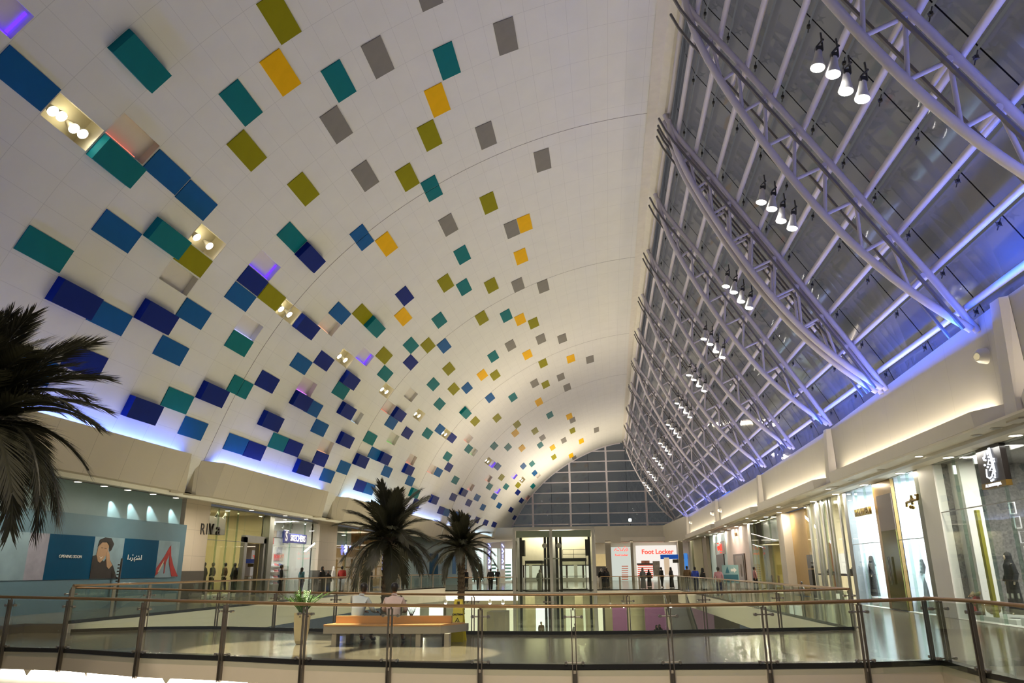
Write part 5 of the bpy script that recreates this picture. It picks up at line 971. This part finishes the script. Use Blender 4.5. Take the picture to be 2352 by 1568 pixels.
for w_, (px, py) in enumerate(((2105, 1092), (1995, 1120))):
    for i in range(5 if w_ == 0 else 3):
        q = Vector((XR+.9, (yR(2118)+(yR(2072)-yR(2118))*(4-i)/4.0*.9) if w_ == 0 else (yR(2016)+(yR(1972)-yR(2016))*(2-i)/2.0*.8), 4.5)); tt = empty('track_spotlight', q, f"grey track spotlight {'over the script sign window' if w_ == 0 else 'over the gold-letter window'}, {ordinal(i+1)} from the left", 'spotlight', 'white shop track spots'); MB().tube([(q.x, q.y, ZT-.02), q, (q.x, q.y, q.z-.22)], [.012, .035, .05], 8).build('head', mat('lamp_grey', (.35, .36, .38), .4), tt)
# c) fin-fronted shop with shoe displays
a, b_ = roomR(1950, 1857, 3.2, mat('cream_shop', (.78, .72, .55), .5), 520, (1, .95, .82)); glassR(1950, 1857, 2, 'glass front with mirrored fins and shoe display boxes')
for i, px in enumerate((1866, 1879, 1886, 1897, 1910, 1917, 1938)):
    tt = empty('mirror_fin', (XR-.03, yR(px), 0), f'tall mirrored vertical fin on the shoe shop front, {ordinal(i+1)} from the left', 'mirror fin', 'mirrored fins of the right shoe shop'); boxR(px+1.6, px-1.6, .02, ZT-.02, .08, M_mirror, 'fin', tt, X=XR-.10)
for n, (p0, p1) in enumerate(((1942, 1918), (1893, 1870))):
    tt = empty('display_box', (XR+.05, yR((p0+p1)/2), 1.2), 'lit display box holding dark shoes, %s of two on the fin front' % ('right' if n == 0 else 'left'), 'display box')
    boxR(p0, p1, 1.22, 1.30, .9, M_brown, 'base', tt, X=XR+.05); boxR(p0, p1, 1.30, 2.3, .05, emis('display_warm', (1, .92, .75), 1.1), 'back', tt, X=XR+.95)
    for i in range(3): y = yR(p0)+(yR(p1)-yR(p0))*(.3+.2*i); MB().prism([(XR+.3, 1.30), (XR+.6, 1.30), (XR+.58, 1.36), (XR+.42, 1.42), (XR+.36, 1.62-.08*i), (XR+.3, 1.6-.08*i)], 1, y, y+.12).build('shoe', M_dark, tt)
boxR(1912, 1900, .05, 2.9, .1, mat('orange_panel', (.5, .17, .03), .4), 'panel', tag(empty('wood_panel', (XR+1, yR(1906), 0)), 'orange-brown wooden panel inside the fin-fronted shop', 'panel'), X=XR+.9)
boxR(1950, 1857, 2.75, 3.6, .06, emis('yellow_cove', (1, .85, .4), 1.3), 'glow', tag(empty('wall_band', (XR+2.9, yR(1900), 2.7)), 'warm yellow lit wall band inside the fin-fronted shop', 'wall panel'), X=XR+2.9)
tt = empty('grey_column', (XR, yR(1954), 0), 'grey slim column left of the gold-letter window', 'column'); boxR(1958, 1950, 0, ZT, .3, mat('grey_col', (.25, .27, .27), .4), 'column', tt, X=XR-.04)
# d) beige niche wall with cash machine
structure(boxR(1857, 1792, 0, ZT, .2, mat('ochre_wall', (.55, .38, .17), .6, noise=.04), 'wall_right', None, X=XR+.5)); structure(boxR(1802, 1790, 0, ZT, .6, M_plaster, 'wall_right', None, X=XR-.02))
tt = empty('cash_machine', (XR+.3, yR(1853), 0), 'tall dark cash machine standing at the ochre niche wall', 'cash machine'); boxR(1857, 1849, 0, 1.5, .3, M_dark, 'lower_body', tt, X=XR+.15); boxR(1857, 1849, 1.55, 2.3, .3, M_dark, 'upper_body', tt, X=XR+.15)
# e) restaurant
a, b_ = roomR(1790, 1722, 5, mat('restaurant_olive', (.42, .36, .12), .6, noise=.1), 380, (1, .85, .5), 3.2); glassR(1790, 1722, 4, 'dark glass restaurant front with a row of small ceiling lights')
boxR(1790, 1722, 3.35, ZT-.05, .1, mat('restaurant_dark', (.06, .058, .05), .3), 'ceiling_panel', tag(empty('bulkhead_panel', (XR+.6, yR(1750), 3.3)), 'dark grey bulkhead inside the restaurant front', 'panel'), X=XR+.6)
tt = empty('restaurant_column', (XR+1.2, yR(1749), 0), 'brown square column inside the restaurant', 'column'); boxR(1757, 1741, 0, 3.6, .5, mat('brown_col', (.12, .10, .05), .6), 'column', tt, X=XR+1.0)
for i in range(8):
    px = 1730+i*6.2; y = yR(px); downlight(Vector((XR+.35, y, ZT-.03)), f'small round light in the restaurant ceiling row, {ordinal(i+1)} from the left', 'restaurant ceiling lights', .10)
for i in range(5):
    y = yR(1728+i*13); tt = empty('dining_chair', (XR+1.0, y, 0), f'dark high-backed restaurant chair, {ordinal(i+1)} from the left', 'chair', 'restaurant chairs'); MB().box((XR+.8, y-.22, .42), (XR+1.25, y+.22, .48)).build('seat', M_brown, tt); MB().box((XR+1.2, y-.22, .48), (XR+1.26, y+.22, 1.05)).build('backrest', M_brown, tt)
    for dx in (.83, 1.2):
        for dy in (-.19, .17): MB().box((XR+dx, y+dy, .012), (XR+dx+.03, y+dy+.03, .42)).build('leg', M_brown, tt)
# f) pink-white shop with brown door
structure(boxR(1722, 1668, 0, ZT, .15, mat('pink_white', (.80, .68, .62), .6, noise=.02), 'wall_right', None, X=XR+.05)); tt = empty('grey_column', (XR, yR(1723), 0), 'grey metal column at the left edge of the restaurant', 'column'); boxR(1726, 1720, 0, ZT, .25, mat('grey_metal_col', (.22, .23, .2), .35, .4), 'column', tt, X=XR-.04)
t = empty('shop_door', (XR, yR(1693), 0), 'brown framed door in the pinkish white shop wall', 'door'); boxR(1706, 1681, .01, 2.75, .1, M_brown, 'frame', t, X=XR-.04); boxR(1703, 1686, .03, 2.6, .04, mat('door_bronze', (.12, .085, .04), .25, .3), 'leaf', t, X=XR-.07); MB().tube([(XR-.1, yR(1699), .9), (XR-.1, yR(1699), 1.9)], .02, 6).build('handle', mat('chrome', (.7, .7, .68), .1, 1), t)
q = at(1691, 1233, X=XR-.05); t = empty('shop_sign', q, 'small square bronze letters above the brown door', 'shop sign'); text('lettering', 'DAR', .42, M_gsign, q+Vector((0, 0, .22)), (0, -1, 0), t, .03)
area('shop_light', (XR-.4, yR(1693), 4.7), (.3, 0, -1), .5, 6, 160, (1, .8, .7))
# g) pale blue glazed shop with red sign
structure(boxR(1668, 1628, 0, ZT, .15, mat('pale_cyan', (.5, .66, .66), .4, noise=.03), 'wall_right', None, X=XR+.05)); t = empty('shop_door', (XR, yR(1650), 0), 'dark doorway below the red sign in the pale blue shop', 'doorway'); boxR(1659, 1642, .01, 2.9, .1, M_dark, 'opening', t, X=XR-.04); boxR(1664, 1641, 2.9, 4.1, .06, mat('grey_board', (.3, .29, .26), .5), 'board', t, X=XR-.03)
q = at(1653, 1258, X=XR-.15); t = empty('shop_sign', q, 'red lettering over the dark doorway of the pale blue shop', 'shop sign'); strokes('lettering', [[(-.9, .1), (-.7, -.15), (-.5, .15)], [(-.4, -.1), (-.1, .1), (.1, -.15)], [(.2, .2), (.3, -.15), (.6, -.1)], [(.7, .25), (.8, -.2)], [(-.9, .3), (-.4, .3)], [(.1, -.3), (.5, -.3)]], rl, q, (0, -1, 0), 1.5, t, .045)
area('shop_light', (XR-.5, yR(1650), 4.7), (.3, 0, -1), .5, 8, 200, (.85, 1, .98))
# h) far olive columns and bright strip
structure(boxR(1628, 1560, 0, ZT, .15, mat('far_white', (.66, .62, .48), .5), 'wall_right', None, X=XR+.1))
for n, (p0, p1, m_, lb) in enumerate(((1612, 1592, mat('olive_col', (.32, .30, .16), .6), 'wide olive column on the right gallery far end'), (1622, 1613, mat('brown_grey_col', (.22, .18, .12), .6), 'brown-grey narrow column right of the wide olive one'), (1588, 1581, mat('green_grey_col', (.16, .17, .11), .6), 'slim green-grey column at the far right corner'))):
    tt = empty('square_column', (XR-.3, yR((p0+p1)/2), 0), lb, 'column'); boxR(p0, p1, 0, ZT, .35, m_, 'shaft', tt, X=XR-.35)
# info stand
q = at(1682, 1313, X=9.0); t = empty('info_sign', (q.x, q.y, 0), 'freestanding pale blue information board with white arrow', 'information sign')
w_ = .36; zt_ = at(1682, 1297, X=9.0).z; M_ib = mat('info_blue', (.25, .42, .5), .4, noise=.02)
MB().box((q.x-w_-.35, q.y, .55), (q.x+w_+.1, q.y+.06, zt_)).build('board', M_ib, t); MB().box((q.x-w_-.28, q.y-.012, .65), (q.x+w_+.03, q.y, 1.15)).build('lower_panel', mat('info_dark_blue', (.03, .14, .22), .4), t); MB().prism([(q.x-.1, zt_-.45), (q.x+.12, zt_-.45), (q.x+.12, zt_-.55), (q.x+.32, zt_-.36), (q.x+.12, zt_-.17), (q.x+.12, zt_-.27), (q.x-.1, zt_-.27)], 1, q.y-.012, q.y).build('arrow', M_sw, t); MB().prism([(q.x-.5, 1.25), (q.x-.2, 1.25), (q.x-.33, 1.75)], 1, q.y-.012, q.y).build('picture', mat('info_dark_blue', (.03, .14, .22), .4), t)
for dx in (-.5, .3): MB().box((q.x+dx, q.y, 0), (q.x+dx+.05, q.y+.05, .56)).build('leg', M_mirror, t)
# ================================================================== twin glass lift
LX0, LX1, LY0, LY1 = -6.98, -1.0, 58.0, 61.0; t = empty('glass_lift', (-4, 59.5, -6), 'twin glass lift shaft with steel frame in front of the far gallery', 'lift')
M_lf = mat('lift_frame', (.34, .33, .31), .4, .2); zt_ = 4.6
for x in (LX0, -4.18, LX1):
    for y in (LY0, LY1): MB().box((x-.11, y-.08, -6), (x+.11, y+.08, zt_)).build('frame_post', M_lf, t)
for z in (zt_-.12, -.22, -3.2):
    for y in (LY0, LY1): MB().box((LX0, y-.07, z), (LX1, y+.07, z+.24)).build('frame_beam', M_lf, t)
    for x in (LX0, LX1): MB().box((x-.08, LY0, z), (x+.08, LY1, z+.24)).build('frame_beam', M_lf, t)
MB().box((LX0+.15, LY0-.02, 3.95), (LX1-.15, LY0+.02, 4.45)).build('top_panel', mat('lift_green_panel', (.14, .17, .12), .4), t)
MB().box((LX0, LY1+.1, 1.95), (LX1, LY1+.2, 4.5)).build('rear_wall', mat('lift_rear', (.62, .58, .44), .6), t)
for x0, x1 in ((LX0+.1, -4.29), (-4.07, LX1-.1)): MB().box((x0, LY0-.01, -2.9), (x1, LY0+.01, 3.95)).build('glass_pane', M_glass_far, t)
for x in (LX0+.35, -4.75, -4.5, -3.85, -3.55, LX1-.35): MB().box((x-.09, LY0+1.2, -6), (x+.09, LY0+1.5, 4.0)).build('guide_rail', M_dark, t)
for x in (-4.72, -3.62): MB().tube([(x, LY0+.5, 3.35), (x, LY0+.7, 3.35)], [.19, .19], 16).build('pulley', mat('pulley_pale', (.45, .4, .36), .5), t)
for x in (LX0+.55, LX1-.5): MB().box((x-.14, LY0+1.0, 2.6), (x+.14, LY0+1.6, 3.8)).build('counterweight', M_dark, t)
for z in (2.35, .92): MB().box((-4.7, LY0+.05, z), (-3.6, LY0+.12, z+.09)).build('cross_bar', M_lf, t)
for n, (x0, x1, z0) in enumerate(((LX0+.75, -4.9, -.05), (-3.45, LX1-.6, .10))):
    c = empty('lift_car', ((x0+x1)/2, 59.5, z0), ['left lift car, glass-sided with dark roof', 'right lift car, glass-sided with rail on top'][n], 'lift car')
    MB().box((x0, LY0+.5, z0+2.1), (x1, LY1-.3, z0+2.32)).build('roof', M_dark, c); MB().box((x0, LY0+.5, z0), (x1, LY1-.3, z0+.12)).build('car_floor', M_dark, c)
    for x in (x0+.03, x1-.03): MB().box((x-.03, LY0+.5, z0+.1), (x+.03, LY0+.56, z0+2.1)).build('corner_post', M_dark, c)
    MB().box((x0, LY0+.51, z0+.12), (x1, LY0+.53, z0+2.1)).build('glass_pane', glass('car_glass', (.9, .93, .88), .1), c)
    MB().box((x0, LY0+.45, z0+1.0), (x1, LY0+.48, z0+1.05)).build('handrail', M_lf, c)
    if n: b = MB(); [b.tube([(x0+.1, LY0+.6, z0+h_), (x1, LY0+.6, z0+h_)], .015, 5) for h_ in (2.6, 2.95)]; [b.tube([(x_, LY0+.6, z0+2.3), (x_, LY0+.6, z0+2.95)], .015, 5) for x_ in (x0+.1, (x0+x1)/2, x1)]; b.build('roof_rail', M_dark, c)
area('lift_light', (-4, 60.2, 4.3), (0, .5, -1), 5, .5, 190, WARM, up=(1, 0, 0))
M_taupe = mat('column_taupe', (.30, .265, .20), .6)
# ================================================================== lower level seen through the railings
def low(x0, y0, x1, y1, m_, label, name, cat, Y=69.0, th=.3, grp=None):
    q = at((x0+x1)/2, y1, Y=Y); t = empty(name, (q.x, Y, q.z), label, cat, grp); rfl(x0, y0, x1, y1, Y, th, m_, t); return t
def rfl(x0, y0, x1, y1, Y, th, m_, par):
    a, b_ = at(x0, (y0+y1)/2, Y=Y).x, at(x1, (y0+y1)/2, Y=Y).x; zt_, zb = at((x0+x1)/2, y0, Y=Y).z, at((x0+x1)/2, y1, Y=Y).z
    return MB().box((a, Y, zb), (b_, Y+th, zt_)).build('panel', m_, par)
structure(MB().box((-21, 71.5, -6), (11.3, 71.8, -.36)).build('wall_back', mat('lower_wall', (.55, .50, .36), .6, noise=.1)))
LG = emis('lower_glow_cream', (1, .92, .62), 1.1); LG2 = emis('lower_glow_white', (1, 1, .92), 1.8)
for n, (a_, b_, m_) in enumerate(((935, 962, LG2), (985, 1018, LG2), (1062, 1100, LG), (1163, 1180, LG), (1231, 1262, LG2), (1300, 1345, LG), (1366, 1385, LG))):
    low(a_, 1393, b_, 1452, m_, f'bright lower-level shop window behind the railings, {ordinal(n+1)} from the left', 'lit_window', 'shop window', grp='lower level lit windows')
M_pur = mat('purple_hoarding', (.22, .09, .20), .6, emit=(.35, .14, .3), estr=.12)  # purple and mauve hoardings get a faint glow standing in for light on them
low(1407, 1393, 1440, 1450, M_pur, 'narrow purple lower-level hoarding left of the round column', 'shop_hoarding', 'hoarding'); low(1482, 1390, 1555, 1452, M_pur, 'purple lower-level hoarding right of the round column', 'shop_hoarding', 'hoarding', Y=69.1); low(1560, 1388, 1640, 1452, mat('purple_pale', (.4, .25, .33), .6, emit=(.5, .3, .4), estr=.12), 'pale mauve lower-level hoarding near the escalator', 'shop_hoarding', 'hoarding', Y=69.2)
for n, (px, r_, Yc) in enumerate(((1461, 17, 60), (1218, 11, 66), (1330, 9, 66))):
    q = at(px, 1400, Y=Yc); t = empty('round_column', (q.x, Yc, -6), ['thick pale round column on the lower level right of the lift', 'pale column on the lower level behind the left lift shaft', 'pale column on the lower level behind the right lift shaft'][n], 'column'); MB().tube([(q.x, Yc, -6), (q.x, Yc, -.34)], r_/1778*Yc, 20).build('shaft', mat('column_cream', (.5, .45, .30), .5), t, smooth=True)
q0 = at(1130, 1395, Y=55); t = empty('kiosk', (q0.x, 57, -6), 'grey panelled lift core block on the lower level left of the lift', 'kiosk'); rfl(1118, 1405, 1160, 1460, 55, 2.5, mat('kiosk_grey', (.25, .22, .17), .6), t)
# escalator going down near the right gallery
t = empty('escalator', (5.0, 44, -4), 'escalator with pale balustrade sloping down on the lower level at right', 'escalator')
for x in (3.6, 5.0):
    MB().prism([(52, -.9), (40, -5.2), (40, -4.2), (52, .0)], 0, x-.06, x+.06).build('balustrade', mat('balustrade_pale', (.35, .32, .25), .4), t); b = MB(); b.tube([(x, 52.3, .05), (x, 40, -4.1), (x, 39, -4.2)], .05, 6); b.build('handrail', M_dark, t)
MB().prism([(52, -1.3), (40, -5.9), (40, -5.2), (52, -.8)], 0, 3.66, 4.94).build('steps', mat('steps_grey', (.18, .16, .14), .4, .3), t)
for n, (px, z) in enumerate(((1019, -.60), (1048, -.6), (1122, -.62), (1152, -.62), (1401, -.9), (1432, -.9), (1541, -.9))):
    q = at(px, 1375, Y=61.0); t = empty('pendant_lamp', (q.x, 61.6, -.36), f'small hanging bell lamp under the far gallery, {ordinal(n+1)} from the left', 'pendant lamp', 'bell lamps under the far gallery')
    MB().tube([(q.x, 61.75, -.36), (q.x, 61.75, z)], .015, 5).build('cord', M_dark, t); MB().lathe([(.16, -.28), (.12, -.1), (.04, 0)], (q.x, 61.75, z), 10).build('shade', M_eye, t); MB().ball((q.x, 61.75, z-.27), .12, n=8, m_=6).build('bulb', M_lens, t)
area('lower_light', (-3, 66, -.5), (0, 0, -1), 16, 5, 500, (1, .9, .66), up=(1, 0, 0)); area('lower_light', (-18.5, 42, -.9), (0, 0, -1), 4, 30, 500, (1, .9, .7)); area('lower_light', (9, 42, -1.0), (0, 0, -1), 3.5, 30, 500, (1, .9, .7))
for i in range(12):
    y = 25+2.8*i; downlight(Vector((-16.6, y, -.80)), f'small downlight under the left gallery edge, {ordinal(i+1)} from the near end', 'downlights under the left gallery', .09)
# ================================================================== truss floodlights
M_can = mat('lamp_can', (.60, .58, .56), .35, noise=.02); M_lens2 = emis('flood_lens', (1, .97, .88), 30)
def flood(p, label):
    t = empty('floodlight', p, label, 'floodlight', 'floodlights hanging in fours from the roof trusses')
    d = Vector((-.18, -.05, -1)).normalized(); top = p+Vector((.1, 0, .62)); p0 = p+Vector((0, 0, .40))
    MB().tube([p0, p0+d*.22, p0+d*.40, p0+d*.44], [.07, .10, .15, .155], 14).build('can', M_can, t, smooth=True)
    MB().tube([p0+d*.441, p0+d*.455], [.135, .135], 16).build('lens', M_lens2, t)
    b = MB(); b.tube([top+Vector((0, 0, .25)), top, p0+Vector((.09, 0, .02)), p0+Vector((.02, 0, -.05))], .022, 6); b.tube([top+Vector((-.08, .1, -.02)), top+Vector((0, -.1, 0))], .03, 6); b.box(p0+Vector((-.06, -.06, -.02)), p0+Vector((.06, .06, .1))); b.build('bracket', mat('dark_metal', (.05, .05, .05), .4, .5), t)
FLX = [(3.46, 8.72), (3.62, 8.50), (3.80, 8.28), (3.96, 8.05)]
for n, Y in enumerate(RIDGE_Y[:11]):
    for i, (x, z) in enumerate(FLX): flood(tmod(x, Y+(.0 if i % 2 else .12), z), f'white bell-shaped floodlight, {ordinal(i+1)} of four on the {ordinal(n+1)} truss')
    q = tmod(3.6, Y, 8.2)
    if n < 9: spot('flood_beam', q, (q.x-1.5, q.y+1, 0), 900, 75, (1, .9, .72), .8, .15)
# ================================================================== palms
M_frond = mat('palm_green', (.035, .034, .018), .55, noise=.4, nscale=5); M_trunk = mat('palm_trunk', (.065, .045, .028), .9, noise=.5, nscale=6, bump=.8)
def frond_mesh(L_, droop, seed, nl=64, lw=.008):
    rn = random.Random(seed); b = MB(); P = []
    n = 14
    for i in range(n+1):
        f = i/n; P.append(Vector((L_*(f-.16*droop*f*f), 0, L_*(.42*f*(1-f*.3)-.62*droop*f**2.1))))
    b.tube(P, [.03*(1-.8*i/n) for i in range(n+1)], 5)
    for k_ in range(nl):
        f = .12+.88*k_/(nl-1); i = min(n-1, int(f*n)); p = P[i]+(P[i+1]-P[i])*(f*n-i); d = (P[i+1]-P[i]).normalized(); upv = Vector((-d.z, 0, d.x))
        ll = L_*(.10+.17*math.sin(math.pi*min(1, f*.92+.06))**.7)*rn.uniform(.85, 1.12)
        for sg in (-1, 1):
            dd = (d*(.75+.5*f)+Vector((0, sg, 0))*(.9-.35*f)+upv*rn.uniform(-.05, .3)).normalized(); w_ = lw*rn.uniform(.8, 1.2)
            q1 = p+dd*ll*.5+Vector((0, 0, -.02)); q2 = p+dd*ll+Vector((0, 0, -ll*.22)); s_ = dd.cross(upv).normalized()*w_
            b.add([p-s_*.5, p+s_*.5, q1+s_, q1-s_, q2], [(0, 1, 2, 3), (3, 2, 4)])
    me = bpy.data.meshes.new('frond'); me.from_pydata(b.v, [], b.f); me.materials.append(M_frond); return me
def palm(x, y, ztop, zbase, R_, rt, label, seed, nf=46, nl=64):
    t = empty('palm_tree', (x, y, zbase), label, 'palm tree', None); rn = random.Random(seed)
    b = MB(); n = 60; H_ = ztop-zbase
    b.lathe([(rt*(1.15-.15*i/n)*(1.12 if i % 2 else .93), H_*i/n) for i in range(n+1)], (x, y, zbase), 14)
    for i in range(140):
        a = i*2.4; z = H_*(.45+.55*i/140); r0 = rt*1.02; c_ = Vector((x+r0*math.cos(a), y+r0*math.sin(a), zbase+z)); o_ = Vector((math.cos(a), math.sin(a), 0)); s_ = Vector((-math.sin(a), math.cos(a), 0))*rt*.3
        b.add([c_-s_-Vector((0, 0, .06)), c_+s_-Vector((0, 0, .06)), c_+o_*rt*.32+Vector((0, 0, .1)), c_-o_*.02+Vector((0, 0, .06))], [(0, 1, 2), (1, 3, 2), (3, 0, 2)])
    b.build('trunk', M_trunk, t)
    b = MB(); b.ball((x, y, ztop+.1), rt*1.9, 1, 1, 1.5, 14, 10)
    b.build('crown_heart', M_trunk, t, smooth=True)
    MS = [frond_mesh(1.0, dr, seed*10+i, nl, .0085 if nl < 80 else .0055) for i, dr in enumerate((.2, .4, .62, .88, 1.15))]
    for k_ in range(nf):
        f = k_/(nf-1); o = bpy.data.objects.new('frond', MS[min(4, int(f*4.2+rn.random()*.8))]); COL.objects.link(o); o.parent = t
        a = k_*2.39996+rn.uniform(-.15, .15); el = math.radians(78-104*f+rn.uniform(-7, 7)); L_ = R_*rn.uniform(.88, 1.08)*(1 if f > .15 else .85)
        o.location = (0, 0, H_+.1-.45*R_*.12*f); o.rotation_euler = (rn.uniform(-.2, .2), -el, a); o.scale = (L_, L_, L_)
    return t
palm(-10.45, 36.0, 2.95, -6, 2.75, .22, 'tall date palm rising behind the seated men, middle palm', 2, 46, 78)
palm(-10.0, 52.5, 2.95, -6, 2.75, .22, 'date palm farther back, right-hand palm near the lift', 5, 44, 78)
qp = at(-70, 985, Y=11.2)
palm(qp.x, 11.2, qp.z, -6, 2.35, .24, 'nearest date palm cut by the left edge of the picture', 8, 70, 110)
# small dark plant fan at the rail behind the men and slim pole at the hoarding
q = at(948, 1385, Y=20.4); t = empty('potted_plant', (q.x, 20.3, .0), 'small dark spiky plant beside the far bridge railing', 'plant'); b = MB()
for i in range(9): a = i*.7; d = Vector((math.cos(a)*.5, math.sin(a)*.3, 1)).normalized(); b.add([Vector((q.x-.01, 20.3, .45)), Vector((q.x+.01, 20.3, .45)), Vector((q.x, 20.3, .45))+d*.42], [(0, 1, 2)])
b.tube([(q.x, 20.3, .0), (q.x, 20.3, .46)], .02, 6); b.build('leaves', mat('plant_wine', (.06, .03, .02), .6), t, fix=False)
q = at(270, 1355, X=-20.2); t = empty('banner_pole', (-20.2, q.y, .25), 'slim dark pole standing before the posters on the left', 'pole'); MB().tube([(-20.2, q.y, .25), (-20.2, q.y, at(281, 1282, X=-20.2).z)], .04, 8).build('pole', M_dark, t)
for i in range(9): MB().box((-20.28, q.y-.1, .9+i*.13), (-20.2, q.y-.04, .95+i*.13)).build('bracket', M_dark, t)

# shop windows behind the lift and a few people below
t = empty('lit_window', (-8, 107, 0), 'long lit shop front seen through the glass lift at the far end', 'shop window')
for a_, b_ in ((1190, 1215), (1222, 1262), (1285, 1318), (1326, 1352)): rf(a_, 1274, b_, 1326, YF_+.2, .1, emis('behind_lift_glow', (1, .95, .78), .9), 'glow_panel', t); rf(a_, 1296, b_, 1299, YF_+.1, .1, M_dark, 'rail', t); rf((a_+b_)/2-2, 1278, (a_+b_)/2+2, 1326, YF_+.1, .1, M_brown, 'post', t)
for px, Y_, lb, sh in ((1243, 68, 'person leaning forward on the lower level left of the lift centre', 'brown'), (1034, 66, 'person in brown on the lower level before a lit window', 'brown'), (1507, 64, 'black-robed person on the lower level before the purple hoarding', 'black'), (1514, 64.5, 'second black-robed person before the purple hoarding', 'black'), (1321, 66, 'dark figure on the lower level right of the lift centre', 'grey')):
    q = at(px, 1420, Y=Y_); person((q.x, q.y, -4.4), lb, .5, sh, 'black', 1.7, robe='robed' in lb, scarf='black' if 'robed' in lb else None, lod=0)
structure(MB().box((-21, 62.3, -4.75), (11.2, 71.4, -4.4)).build('floor', M_floor_lo))
for n, (x0, x1) in enumerate(((1018, 1024), (1058, 1063), (1100, 1106), (1262, 1267), (1345, 1350), (1385, 1390))): low(x0, 1388, x1, 1456, M_dark if n % 2 else M_taupe, f'slim lower-level window post, {ordinal(n+1)} from the left', 'window_post', 'post', Y=68.8, th=.1, grp='lower level window posts')
